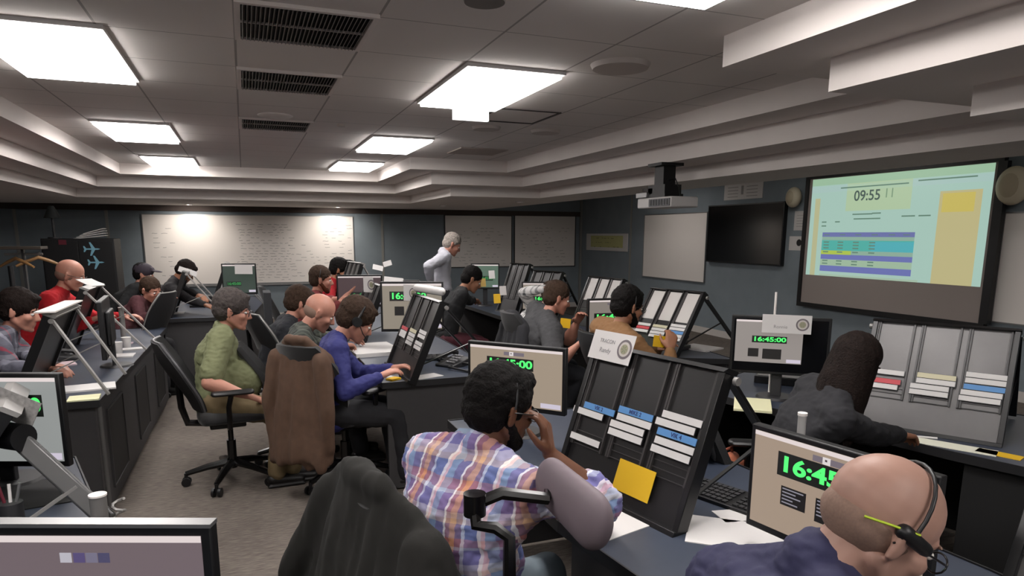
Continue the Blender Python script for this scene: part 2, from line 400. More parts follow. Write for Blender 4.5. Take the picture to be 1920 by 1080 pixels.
# ---------------------------------------------------------------- boards and signs on the walls
def scribble(mb, rnd, O_, X, Z, w, h, rows, hgt, density=.8, seed=0):
    """rows of short handwritten marks on a board"""
    rg = random.Random(seed)
    for r in range(rows):
        z = h*(1-(r+.7)/(rows+.6)); x = rg.uniform(0, .12)*w
        while x < w*.95:
            L = rg.uniform(.03, .12)
            if rg.random() < density:
                k = max(2, int(L/.03)); pts = []
                for i in range(k+1):
                    pts.append((x+L*i/k, z+rg.uniform(-.5, .5)*hgt))
                for a, b in zip(pts, pts[1:]):
                    A = O_+X*a[0]+Z*a[1]; B = O_+X*b[0]+Z*b[1]; N = X.cross(Z).normalized()
                    d = (B-A).normalized(); s = d.cross(N)*.0035
                    mb.add([A-s, B-s, B+s, A+s], [(0, 1, 2, 3)])
            x += L+rg.uniform(.02, .09)
def wall_rect(name, pts, wall, th, mm, lab, cat, group=None, frame_w=0, fm=None):
    """rectangular panel on a wall from the measured left/right x and top/bottom y"""
    (x0, y0), (x1, y1) = pts
    if wall == 'B':
        a = P(x0, y0, Y=YB); b = P(x1, y1, Y=YB); X = V((1, 0, 0)); n = V((0, -1, 0))
    else:
        a = P(x0, y0, X=XR); b = P(x1, y1, X=XR); X = V((0, -1, 0)); n = V((-1, 0, 0))
    w = (b-a).dot(X); h = a.z-b.z
    root = empty(name, (a.x, a.y, b.z), 0, lab, cat, group)
    Z = V((0, 0, 1))
    def boxw(mb, u0, v0, u1, v1, d0, d1):
        c = X*((u0+u1)/2)+Z*((v0+v1)/2)+n*((d0+d1)/2); mb.box(c, (u1-u0, v1-v0, d1-d0), X, Z, n)
    f = MB(); boxw(f, 0, 0, w, h, 0, th); build('panel', f, mm, root, smooth=None)
    if frame_w:
        f = MB(); fw = frame_w
        boxw(f, -fw, -fw, w+fw, 0, 0, th+.008); boxw(f, -fw, h, w+fw, h+fw, 0, th+.008); boxw(f, -fw, 0, 0, h, 0, th+.008); boxw(f, w, 0, w+fw, h, 0, th+.008)
        build('frame', f, fm or m_alu, root, smooth=None)
    return root, X, n, w, h, boxw
root, X, n, w, h, bw = wall_rect('whiteboard', ((266, 402), (665, 526)), 'B', .02, m_white, 'long whiteboard with faint handwriting across the far wall, lit by two spots', 'whiteboard', None, .015)
s = MB(); Z = V((0, 0, 1))
scribble(s, 0, n*.0215+X*(w*.41), X, Z, w*.28, h*.9, 22, .012, .8, 3)
scribble(s, 0, n*.0215+X*(w*.66), X, Z, w*.16, h*.6, 12, .01, .45, 4)
scribble(s, 0, n*.0215+X*(w*.84), X, Z, w*.14, h*.9, 18, .01, .6, 5)
scribble(s, 0, n*.0215+X*(w*.03), X, Z, w*.09, h*.85, 12, .01, .4, 6)
build('handwriting', s, m_ink, root, smooth=None, fixn=False)['kind'] = 'stuff'
t = MB(); bw(t, .0, -.05, w, -.02, 0, .07); build('pen_tray', t, m_alu, root, smooth=None)
for pts, lab, sd in ((((834, 404), (958, 499)), 'far whiteboard behind the standing man, left of a pair', 11), (((965, 404), (1076, 498)), 'far whiteboard right of the pair, ending at the room corner', 12)):
    root, X, n, w, h, bw = wall_rect('whiteboard', pts, 'B', .02, m_white, lab, 'whiteboard', None, .02, m_dkgrey)
    s = MB(); scribble(s, 0, n*.0215+X*.1, X, Z, w*.85, h*.8, 12, .012, .5, sd); build('handwriting', s, m_ink, root, smooth=None, fixn=False)['kind'] = 'stuff'
root, X, n, w, h, bw = wall_rect('notice_board', ((1101, 438), (1177, 472)), 'R', .015, m_paper, 'wide pale notice with a yellow green field by the room corner', 'notice')
s = MB(); bw(s, w*.12, h*.2, w*.9, h*.88, .015, .017); build('yellow_field', s, mat('pale_yellow_green', (186, 186, 128), .8), root, smooth=None)
s = MB(); scribble(s, 0, n*.018+X*(w*.15), X, Z, w*.7, h*.9, 3, .01, .6, 15); build('writing', s, m_dkink, root, smooth=None, fixn=False)
wall_rect('whiteboard', ((1211, 404), (1321, 529)), 'R', .02, m_white, 'blank whiteboard between the projector and the black television', 'whiteboard', None, .015)
root, X, n, w, h, bw = wall_rect('whiteboard', ((1889, 400), (2150, 635)), 'R', .02, m_white, 'whiteboard cut off by the right edge beside the projection screen', 'whiteboard', None, .015)
root, X, n, w, h, bw = wall_rect('television', ((1336, 388), (1468, 496)), 'R', .06, mat('tv_glass', (8, 8, 9), .15), 'switched off black flat television on the wall under a white sign', 'television', None, .02, m_black)
root, X, n, w, h, bw = wall_rect('wall_sign', ((1360, 347), (1430, 371)), 'R', .012, m_paper, 'small white sign with two columns of lines above the television', 'sign')
s = MB()
for c in (.1, .6):
    for r in range(4): bw(s, w*c, h*(.16+r*.2), w*(c+.28), h*(.2+r*.2), .012, .0135)
bw(s, w*.46, h*.3, w*.52, h*.85, .012, .0135)
build('printed_lines', s, m_ink, root, smooth=None)
root, X, n, w, h, bw = wall_rect('paper_notice', ((1491, 396), (1511, 432)), 'R', .004, m_paper, 'white paper pinned left of the projection screen, above the one with a black disc', 'paper')
s = MB()
for r in range(5): bw(s, w*.2, h*(.2+r*.14), w*.8, h*(.22+r*.14), .004, .005)
build('printed_lines', s, m_ink, root, smooth=None)
root, X, n, w, h, bw = wall_rect('paper_notice', ((1481, 443), (1509, 470)), 'R', .004, m_paper, 'white paper with a black disc pinned left of the projection screen', 'paper')
s = MB(); c = X*(w*.62)+V((0, 0, h*.55)); s.cyl(c+n*.004, c+n*.006, h*.24, n=28); build('black_disc', s, m_black, root)
# round wall speakers
for (px, py), r, lab in (((1488, 370), .125, 'round cream wall speaker left of the projection screen'), ((1900, 348), .17, 'round cream wall speaker right of the projection screen')):
    p = P(px, py, X=XR-.1); t = empty('wall_speaker', p, 0, lab, 'speaker', 'round wall speakers')
    build('housing', MB().ell((0, 0, 0), (.09, r, r*1.15), n=28, k=16), mat('cream_plastic', (196, 186, 164), .5), t)
    build('grille', MB().ell((-.035, 0, 0), (.065, r*.72, r*.85), n=24, k=14), mat('cream_grille', (176, 164, 142), .8), t)
    build('bracket', MB().cyl((.02, 0, 0), (.1, 0, 0), .03), m_dkgrey, t)
# ---------------------------------------------------------------- projection screen
a = P(1521, 334, X=XR-.12); b = P(1868, 306, X=XR-.12); c = P(1498, 566, X=XR-.12); d = P(1840, 606, X=XR-.12)
y0 = (a.y+c.y)/2; y1 = (b.y+d.y)/2; zt = (a.z+b.z)/2; zb = (c.z+d.z)/2; w = y0-y1; h = zt-zb
root = empty('projection_screen', (XR-.1, y0, zb), 0, 'big projection screen with the timer 09:55 and a colour table', 'projection screen')
X = V((0, -1, 0)); n = V((-1, 0, 0))
def sb(mb, u0, v0, u1, v1, d0, d1):
    mb.box(X*((u0+u1)/2)+Z*((v0+v1)/2)+n*((d0+d1)/2), (u1-u0, v1-v0, d1-d0), X, Z, n); return mb
build('screen_cloth', sb(MB(), 0, 0, w, h, 0, .01), mat('grey_screen_cloth', (150, 140, 136), .9), root, smooth=None)
f = MB(); fw = .06
sb(f, -fw, -fw, w+fw, 0, -.03, .03); sb(f, -fw, h, w+fw, h+.05, -.03, .03); sb(f, -fw, 0, 0, h, -.03, .03); sb(f, w, 0, w+fw*1.6, h, -.03, .03)
build('frame', f, m_black, root, smooth=None)
PW = .70
iu0, iu1, iv0, iv1 = .02*w, .985*w, .23*h, .995*h; iw = iu1-iu0; ih = iv1-iv0
def scr(name, rgb, u0, v0, u1, v1, lay, s=PW, par=None):
    mb = sb(MB(), iu0+iw*u0, iv0+ih*v0, iu0+iw*u1, iv0+ih*v1, .01, .011+lay*.0012)
    return build(name, mb, emis('projected_'+name+str(rgb), rgb, s), par or pic, smooth=None)
pic = build('projected_image', sb(MB(), iu0, iv0, iu1, iv1, .01, .0112), emis('projected_page', (188, 224, 210), PW), root, smooth=None)
scr('top_band', (176, 214, 180), 0, .93, 1, 1, 1)
scr('address_bar', (190, 222, 214), 0, .86, 1, .92, 1)
scr('side_panel', (214, 204, 150), .765, .0, .96, .8, 1)
scr('side_panel_glow', (226, 208, 110), .78, .62, .93, .78, 2)
scr('side_panel', (206, 206, 160), .03, .0, .065, .8, 1)
scr('timer_panel', (198, 224, 184), .24, .66, .62, .93, 1)
scr('table_header', (122, 130, 190), .1, .405, .66, .45, 2)
scr('row_grey', (160, 196, 176), .1, .37, .66, .405, 2)
scr('table_body', (92, 196, 184), .1, .265, .66, .37, 2)
scr('table_body_blue', (92, 196, 206), .42, .265, .66, .36, 3)
scr('row_yellow', (196, 220, 90), .1, .225, .3, .265, 3)
scr('row_grey', (160, 196, 176), .3, .225, .66, .265, 2)
scr('row_blue', (122, 130, 200), .1, .175, .66, .225, 2)
scr('row_pale', (180, 210, 180), .1, .11, .66, .175, 2)
scr('row_blue', (122, 130, 200), .1, .05, .66, .11, 2)
scr('footer', (186, 214, 190), .1, .0, .7, .02, 2)
mt = emis('projected_text', (96, 120, 112), .5); mt2 = emis('projected_faint_text', (150, 184, 150), .6)
tl = lambda u, v, l=5: X*(iu0+iw*u)+Z*(iv0+ih*v)+n*(.012+l*.0012)
text('timer_digits', '09:55', .18, mt, pic, tl(.37, .80), X, Z, bold=.012)
text('timer_digits', '11', .16, mt2, pic, tl(.50, .81), X, Z)
lines = MB()
for (u, v, L) in ((.29, .62, .12), (.41, .625, .05), (.3, .575, .16), (.58, .59, .07), (.67, .59, .06), (.09, .55, .03), (.18, .55, .03), (.09, .51, .03), (.2, .885, .4), (.65, .9, .28)):
    sb(lines, iu0+iw*u, iv0+ih*v, iu0+iw*(u+L), iv0+ih*(v+.012), .012, .018)
for r, v in enumerate((.345, .315, .285, .245, .155, .125)):
    for u in (.115, .21, .31, .41): sb(lines, iu0+iw*u, iv0+ih*v, iu0+iw*(u+.035), iv0+ih*(v+.012), .012, .018)
for u in (.115, .22, .32, .42, .52, .6): sb(lines, iu0+iw*u, iv0+ih*.422, iu0+iw*(u+.035), iv0+ih*.43, .012, .018)
build('text_lines', lines, emis('projected_lines', (120, 158, 138), .6), pic, smooth=None)
# ---------------------------------------------------------------- ceiling projector
c = P(1247, 380, D=6.4)
t = empty('projector', (c.x, c.y, c.z), 0, 'white projector hanging from a black mount below the soffit', 'projector')
build('body', MB().bb((-.13, -.28, -.05), (.17, .28, .045)), mat('projector_white', (205, 202, 200), .4), t, bevel=.012)
build('front_panel', MB().bb((-.142, -.275, -.038), (-.128, .06, .03)), mat('projector_grey_vent', (110, 110, 112), .6), t, smooth=None)
f = MB()
for k in range(7): f.bb((-.147, -.26+k*.045, -.03), (-.141, -.235+k*.045, .022))
build('vent_slats', f, m_dkgrey, t, smooth=None)
build('lens', MB().cyl((.165, .12, 0), (.22, .12, 0), .045, .04), m_black, t)
f = MB(); f.bb((-.1, -.14, .045), (.1, .14, .075)); f.bar((0, .02, .07), (0, .02, 2.356-c.z), .15, .13); f.bb((-.12, -.1, 2.33-c.z), (.12, .13, 2.356-c.z)); f.bb((-.09, -.12, .07), (.09, .16, .16))
build('mount', f, m_black, t, smooth=None)
f = MB(); f.bb((-.09, .08, .08), (.09, .26, .14)); build('junction_box', f, mat('dark_box', (40, 34, 34), .6), t, bevel=.005)
build('cable', MB().tube([(0, -.05, .2), (0, -.15, .21), (0, -.2, .14), (.05, -.16, .05)], .005), m_black, t)
build('adapter', MB().bb((-.12, .14, .05), (0, .33, .1)), m_alu, t, bevel=.005)
# ---------------------------------------------------------------- far left corner: black cabinet, coat rack
a = P(75, 447, Y=12); b = P(213, 447, Y=12)
t = empty('equipment_cabinet', (a.x, 12.0, 0), 0, 'tall black cabinet with two pale blue aeroplane stickers', 'cabinet')
w = b.x-a.x; hz = 1.62
build('body', MB().bb((0, 0, .06), (w, .6, hz)), mat('matt_black_paint', (14, 14, 16), .6), t, bevel=.008)
build('plinth', MB().bb((.02, .03, 0), (w-.02, .57, .06)), m_black, t, smooth=None)
build('door', MB().bb((.02, -.015, .1), (w/2-.004, 0, hz-.04)), mat('black_door_paint', (12, 12, 14), .5), t, bevel=.003)
build('door', MB().bb((w/2+.004, -.015, .1), (w-.02, 0, hz-.04)), MATS['black_door_paint'], t, bevel=.003)
build('handle', MB().bb((w/2-.03, -.035, .8), (w/2-.015, -.015, .95)), m_dkgrey, t, smooth=None)
def plane_shape(cx, cz, s):
    m_ = MB(); q = lambda pts: m_.prism([(cx+x*s, -.022, cz+z*s) for x, z in pts], (0, .006, 0))
    q([(-1, -.1), (.7, -.1), (1, 0), (.7, .1), (-1, .1)]); q([(-.1, .1), (.35, .1), (-.15, .95), (-.35, .95)]); q([(-.35, -.95), (-.15, -.95), (.35, -.1), (-.1, -.1)])
    q([(-1.05, .1), (-.75, .1), (-.95, .42), (-1.1, .42)]); q([(-1.1, -.42), (-.95, -.42), (-.75, -.1), (-1.05, -.1)])
    return m_
for (px, py) in ((173, 467), (181, 492)):
    p = P(px, py, Y=11.98); build('aeroplane_sticker', plane_shape(p.x-a.x, p.z, .105), mat('pale_blue_vinyl', (120, 170, 190), .5), t, smooth=None)
p = P(117, 455, Y=11.98); build('red_mark', MB().bb((p.x-a.x-.05, -.022, p.z-.03), (p.x-a.x+.05, -.015, p.z+.04)), mat('dull_red', (90, 16, 34), .6), t, smooth=None)
p = P(170, 438, Y=12.3)
t = empty('paper_stack', (p.x, 12.3, hz+.0), 0, 'crumpled pile of white papers on top of the black cabinet', 'papers')
for k in range(4):
    f = MB(); f.box((.02*k, 0, .02+.03*k), (.42-.04*k, .3, .012), X=(math.cos(.15*k), 0, math.sin(.12+.05*k)), Y=(0, 1, 0), Z=(-math.sin(.12+.05*k), 0, math.cos(.15*k)))
    build('sheet', f, m_paper, t, smooth=None)
p = P(100, 425, Y=12.2)
t = empty('desk_lamp', (p.x, 12.2, hz), 0, 'dark bell-shaped lamp standing on the black cabinet', 'lamp')
build('stem', MB().cyl((0, 0, .02), (0, 0, .34), .018), m_dkgrey, t); build('base', MB().cyl((0, 0, 0), (0, 0, .02), .09), m_dkgrey, t)
build('lamp_shade', MB().cyl((0, 0, .3), (0, 0, .48), .115, .035), mat('dark_lamp_shade', (34, 38, 38), .6), t)
# coat rack with wooden hangers
a = P(2, 462, Y=8.6); b = P(66, 462, Y=8.6)
t = empty('coat_rack', (a.x, 8.6, 0), 0, 'coat rack with wooden hangers left of the black cabinet', 'coat rack')
w = b.x-a.x+.08; zt = a.z
m_wood = mat('hanger_wood', (150, 112, 70), .5, ns=20, na=.2)
build('shelf', MB().bb((0, -.14, zt-.03), (w, .14, zt)), mat('dark_rack_wood', (52, 44, 36), .6), t, bevel=.004)
build('post', MB().bb((w*.46, -.03, .05), (w*.52, .03, zt-.03)), m_dkgrey, t, smooth=None)
build('foot', MB().bb((w*.1, -.2, 0), (w*.9, .2, .05)), m_dkgrey, t, bevel=.005)
build('rail', MB().tube([(.02, 0, zt-.08), (w-.02, 0, zt-.08)], .012), m_alu, t)
for i, (px, py, tw) in enumerate(((30, 488, .5), (72, 486, .25))):
    p = P(px, py, Y=8.6); h_ = empty('coat_hanger', (p.x, 8.6, p.z), tw*(1 if i else -1), ('wooden coat hanger with a folded pale cloth on the rack', 'wooden coat hanger reaching right from the rack')[i], 'hanger')
    k = MB(); pts = [V((-.2, 0, -.07)), V((-.1, 0, -.02)), V((0, 0, .02)), V((.1, 0, -.02)), V((.2, 0, -.07))]
    k.tube(pts, [.012, .018, .02, .018, .012]); build('arms', k, m_wood, h_)
    k = MB(); k.tube([(0, 0, .02), (0, 0, .06), (.03, 0, .085), (.03, 0, .115), (0, 0, .13), (-.025, 0, .115)], .004); build('hook', k, m_alu, h_)
t = empty('floor_stand', (P(22, 520, Y=7.6).x, 7.6, 0), 0, 'thin dark pole stand behind the young man', 'stand')
build('pole', MB().cyl((0, 0, .02), (0, 0, 1.4), .022), m_black, t); build('base', MB().cyl((0, 0, 0), (0, 0, .02), .2), m_black, t)
# ---------------------------------------------------------------- console desks
DZ = .75
m_top = mat('slate_desk_top', (52, 59, 73), .45, ns=30, na=.05)
m_body = mat('charcoal_desk_panel', (56, 55, 56), .6, ns=40, na=.04)
m_edge = mat('dark_rubber_edge', (28, 28, 30), .5)
m_ltrim = mat('grey_metal_trim', (128, 127, 125), .4, .5)
m_perf = mat('perforated_dark_panel', (30, 28, 28), .7)
def desk(poly, lab, user_side=None, bm=None, name='console_desk', panels=(), inset=.03, post=None, bodyinset=None):
    """poly: footprint counter-clockwise; first edge is the user side (open knee space)"""
    c = sum((V((p[0], p[1], 0)) for p in poly), V())/len(poly)
    t = empty(name, (c.x, c.y, 0), 0, lab, 'desk')
    L = [V((p[0]-c.x, p[1]-c.y, 0)) for p in poly]
    up = V((0, 0, 1))
    build('desk_top', MB().prism([p+up*(DZ-.03) for p in L], up*.03), m_top, t, bevel=.004)
    e = MB()
    n = len(L)
    for i in range(n):
        a, b = L[i], L[(i+1) % n]; d = (b-a).normalized(); nn = d.cross(up)
        e.bar(a+nn*.004+up*(DZ-.02), b+nn*.004+up*(DZ-.02), .045, .012, up=nn) if False else e.box((a+b)/2+nn*.003+up*(DZ-.017), ((b-a).length+.006, .006, .042), d, nn, up)
    build('edge_band', e, m_edge, t, smooth=None)
    for i in range(1, n):
        a, b = L[i], L[(i+1) % n]; d = (b-a).normalized(); nn = d.cross(up)
        a2 = a+d*inset-nn*inset; b2 = b-d*inset-nn*inset
        build('side_panel', MB().box((a2+b2)/2-nn*.012+up*((DZ-.04)/2+.01), ((b2-a2).length, .024, DZ-.06), d, nn, up), bm or m_body, t, bevel=.003)
        if i in panels:
            f = MB(); ln = (b2-a2).length; k = max(1, round(ln/1.1))
            for j in range(k):
                q = a2+d*(ln*(j+.5)/k); hw = min(.26, ln/k*.3)
                fr = MB()
                for (o1, o2, s1, s2) in ((-hw, 0, .012, .5), (hw, 0, .012, .5), (0, .25, hw*2, .012), (0, -.25, hw*2, .012)):
                    fr.box(q+d*o1+up*(.37+o2)+nn*.006, (s1, .012, s2), d, nn, up)
                v = build('vent_panel', MB().box(q+up*.37+nn*.003, (hw*2, .006, .5), d, nn, up), m_perf, t, smooth=None)
                build('vent_frame', fr, m_body, v, smooth=None)
    for i in (post or []):
        a = L[i]; build('corner_post', MB().cyl(a*.992+up*0, a*.992+up*(DZ-.035), .012), mat('dull_post_metal', (92, 91, 90), .5, .4), t)
    return t
# left row: a near corner console, a long run with vented side panels, and a far run
desk([(-1.75, .55), (.02, .55), (.02, 1.5), (-.5, 1.9), (-.52, 2.55), (-.74, 3.3), (-1.75, 3.3)][::-1][::-1], 'nearest left console desk under the two big monitors', panels=())
desk([(-1.7, 7.75), (-1.7, 4.42), (-.84, 4.42), (-.8, 7.75)], 'long left console desk with dark vented side panels and a silver corner', panels=(2,), post=(2,))
desk([(-1.15, 11.2), (-1.15, 8.5), (.02, 8.5), (.3, 11.2)], 'far left console desk behind the man in the green shirt')
tag(build('desk_partition', MB().bb((.16, 8.0, .0), (.24, 8.4, 1.06)), mat('dark_partition', (40, 42, 46), .7), bevel=.004), 'dark upright partition behind the green shirt man, right of his head', 'partition')
# middle row
desk([(.93, 3.3), (.93, 1.95), (1.02, 1.2), (1.02, .3), (1.95, .3), (1.95, 1.2), (1.8, 3.3)], 'near middle console desk of the man in the plaid shirt', panels=())
desk([(.78, 9.6), (.78, 4.32), (1.64, 4.32), (1.64, 9.6)], 'long middle console desk of the man in the blue shirt', panels=())
# right row
desk([(2.56, 3.5), (2.9, 2.0), (3.2, 1.1), (4.1, 1.5), (3.8, 2.5), (3.45, 3.9)], 'right console desk of the woman with long dark hair', panels=(), bm=mat('black_desk_panel', (18, 18, 19), .7))
desk([(2.75, 9.2), (2.78, 5.3), (2.93, 4.55), (3.5, 4.22), (3.62, 5.3), (3.62, 9.2)], 'far right console desk of the man in the brown shirt')

# ---------------------------------------------------------------- office chairs
m_fab = mat('black_chair_fabric', (15, 15, 17), .9, bump=.2, bs=300, sheen=.2)
m_mesh = mat('black_chair_mesh', (26, 26, 28), .8)
m_gl = mat('glossy_black_nylon', (14, 13, 13), .25)
m_pad = mat('grey_armrest_pad', (112, 100, 106), .6)
def chair_base(t):
    b = MB()
    for k in range(5):
        a = 2*PI*k/5+.5; d = V((math.cos(a), math.sin(a), 0)); b.tube([d*.03+V((0, 0, .14)), d*.16+V((0, 0, .12)), d*.3+V((0, 0, .085))], [.028, .024, .017])
    bs = build('star_base', b, m_gl, t)
    for k in range(5):
        a = 2*PI*k/5+.5; d = V((math.cos(a), math.sin(a), 0)); s = V((-d.y, d.x, 0)); c = MB()
        c.cyl(d*.3+s*.012+V((0, 0, .03)), d*.3+s*.03+V((0, 0, .03)), .03); c.cyl(d*.3-s*.03+V((0, 0, .03)), d*.3-s*.012+V((0, 0, .03)), .03); c.cyl(d*.3+V((0, 0, .03)), d*.3+V((0, 0, .09)), .012)
        build('caster', c, m_black, bs)
    build('gas_column', MB().cyl((0, 0, .1), (0, 0, .3), .03).cyl((0, 0, .28), (0, 0, .42), .018), m_gl, t)
    build('tilt_mechanism', MB().bb((-.13, -.08, .4), (.1, .08, .45)), m_black, t, bevel=.01)
def chair(lab, loc, az, sw=.5, bh=.5, arms=True, group='office chairs at the consoles', lean=.16, bw_=.25, rim=None):
    t = empty('office_chair', (loc[0], loc[1], 0), az, lab, 'chair', group)
    chair_base(t)
    s = MB(); s.cap((-.16, 0, .485), .045, (.19, 0, .485), .045, n=20, side=(0, 1, 0), sx=5.2, sy=1, k=5)
    me = remesh(s, .014, 4); link('seat', me, m_fab, t, 60)
    def bf(u, v):
        z = .56+bh*v; hw = bw_*(1-.35*max(0, (v-.55)/.45)**2.2)*(1-.25*(1-v)**3); y = (u*2-1)*hw
        x = -.24-lean*v-.05*math.sin(PI*v*.9)*0+.09*(y/bw_)**2+.03*math.cos(v*4); return V((x, y, z)), V((1, -.5*y/bw_, .2))
    bk = build('backrest', MB().surf(bf, 16, 14, .035), m_mesh if rim else m_fab, t, 60)
    if rim:
        pts = [bf(0, v/12)[0] for v in range(13)]+[bf(u/12, 1)[0] for u in range(1, 12)]+[bf(1, 1-v/12)[0] for v in range(13)]
        build('rim', MB().tube(pts, .008), rim, bk)
    build('back_bar', MB().tube([(-.1, 0, .43), (-.26, 0, .45), (-.29, 0, .56), (-.3, 0, .75)], [.025, .025, .022, .02]), m_gl, t)
    if arms:
        for sd in (1, -1):
            a = build('armrest', MB().tube([(-.02, sd*.22, .44), (-.02, sd*.29, .46), (-.02, sd*.3, .6), (0, sd*.29, .675)], .017), m_gl, t)
            p = MB(); p.cap((-.1, sd*.29, .69), .022, (.12, sd*.29, .69), .022, n=14, side=(0, 1, 0), sx=1.9, sy=.8); build('arm_pad', p, m_black, a)
    return t
def drape(name, t, mm, top_z, bot_z, back_x, hw, lab, cat='jacket', slope=0, seed=1, sleeves=True, flare=1.25, depth=.1, vox=.012, amp=.012):
    """jacket over a chair back: built in the chair's own frame, a thing of its own"""
    rg = random.Random(seed); mb = MB(); N = 21
    for i in range(N):
        u = i/(N-1)*2-1; r = rg.uniform(.026, .034)
        ztop = top_z-.10*abs(u)**2.4+slope*u
        x0 = back_x+.05*u*u
        mb.cap((x0-.01, u*hw, ztop), r, (x0-depth-.02*rg.random()-.03*(i % 2), u*hw*flare, bot_z+rg.uniform(0, .07)), r*rg.uniform(.8, 1.2), n=8)
        mb.cap((x0-.01, u*hw, ztop), r, (x0+.05, u*hw*.98, ztop-.16), r*.6, n=8)
    # collar roll
    mb.cap((back_x-.02, -hw*.35, top_z+.005), .035, (back_x-.02, hw*.35, top_z+.005), .035, n=10)
    if sleeves:
        for sd in (1, -1):
            mb.cap((back_x, sd*hw*.95, top_z-.12), .06, (back_x-depth*.7, sd*hw*1.25, (top_z+bot_z)/2-.02), .05); mb.cap((back_x-depth*.7, sd*hw*1.25, (top_z+bot_z)/2-.02), .05, (back_x-depth*.5, sd*hw*1.2, bot_z+.12), .042)
    me = remesh(mb, vox, 9, .6); displace(me, amp, 9, seed, (1, 1, .3)); me.update(); displace(me, amp*.35, 26, seed+3, (1, 1, .3))
    r = empty(name, t.location, t.rotation_euler[2], lab, cat)
    link('cloth', me, mm, r, 80)
    return r

# ---------------------------------------------------------------- flight strip boards
m_bd = mat('black_board_enamel', (30, 29, 30), .4); m_bf = mat('black_board_frame', (20, 20, 21), .35)
m_rdg = mat('grey_ridge_metal', (70, 68, 68), .35, .3)
m_silver = mat('silver_leg_metal', (150, 148, 145), .45, .35)
m_lbd = mat('shiny_grey_board', (96, 94, 94), .38, .15, ns=5, na=.12)
m_white_strip = mat('white_strip_card', (206, 204, 202), .7); m_blue = mat('blue_strip_card', (84, 136, 190), .6); m_red = mat('red_strip_card', (190, 70, 78), .6)
m_cream = mat('cream_strip_card', (200, 194, 165), .7)
def board(lab, BL, BR, TR, leg=None, legs=True, mm=None, hood=True, legs_back=.34, cols=3, bright=None, backmat=None, drop=0):
    """bay board leaning back on an A-frame. BL, BR bottom corners, TR upper right corner (user's view)"""
    BL, BR, TR = V(BL), V(BR), V(TR); e = (BR-BL); W = e.length; e.normalize(); u = TR-BR; u = u-e*u.dot(e); Hh = u.length; u.normalize(); n = e.cross(u)
    if n.z < 0 and False: n = -n
    t = basis('strip_board', BL, e, u, n, lab, 'strip board', 'flight strip boards standing on the consoles')
    mm = mm or m_bd; leg = leg or m_bf
    build('back_plate', MB().bb((0, 0, -.012), (W, Hh, 0)), mm, t, smooth=None)
    f = MB(); f.bb((-.012, -.005, -.03), (.012, Hh, .02)); f.bb((W-.012, -.005, -.03), (W+.012, Hh, .02)); f.bb((-.012, -.02, -.03), (W+.012, .0, .035))
    build('frame', f, m_bf, t, bevel=.002)
    if hood:
        f = MB(); f.prism([(-.014, Hh, -.04), (-.014, Hh+.016, -.045), (-.014, Hh+.016, .01), (-.014, Hh, .03)], (W+.028, 0, 0)); build('top_rail', f, m_bf if leg is m_bf else m_silver, t, smooth=None)
    cw = W/cols
    rd = MB()
    for c in range(cols):
        for o in (.05, .1, .88): rd.bb((cw*(c+o), .26*Hh, 0), (cw*(c+o)+.008, Hh, .012))
    build('channel_ridges', rd, m_rdg if mm is not m_lbd else m_bd, t, smooth=None)
    if bright:
        f = MB()
        for c in range(cols): f.bb((cw*(c+.15), .52*Hh, .0), (cw*(c+.84), Hh*.985, .003))
        build('channel_inlays', f, bright, t, smooth=None)
    else:
        f = MB()
        for c in range(cols): f.bb((cw*(c+.14), .26*Hh, .0), (cw*(c+.86), Hh*.985, .0025))
        build('channel_inlays', f, mm, t, smooth=None)
    f = MB()
    for c in range(cols):
        for k in range(3): f.bb((cw*(c+.12), Hh*.265+k*.026, .0), (cw*(c+.88), Hh*.265+k*.026+.003, .008))
    build('strip_rails', f, m_rdg if mm is not m_lbd else m_bd, t, smooth=None)
    # legs: from the top rail back down to the desk
    R_ = M((e, u, n)).transposed()
    Ri = R_.inverted()
    back = -(V((n.x, n.y, 0)).normalized())
    for k, s in enumerate((0, 1) if legs else ()):
        top = V((W*s, Hh*.97, -.03)); wt = BL+R_@top; ft = wt.copy(); ft.z = BL.z+.012-drop; ft += back*legs_back
        ltop = top; lf = Ri@(ft-BL)
        lg = build('leg', MB().bar(ltop, lf, .034, .014), leg, t, bevel=.002)
        build('hinge_knob', MB().cyl(ltop+V((-.02 if s == 0 else .02, 0, 0)), ltop+V((-.035 if s == 0 else .035, 0, 0)), .014), m_silver, lg)
        mid = (ltop+lf)/2; low = V((W*s, .12, -.02)); build('strut', MB().bar(low, mid, .014, .006), leg, lg, smooth=None)
    return t, W, Hh
m_ptxt = mat('strip_writing', (40, 60, 110), .7)
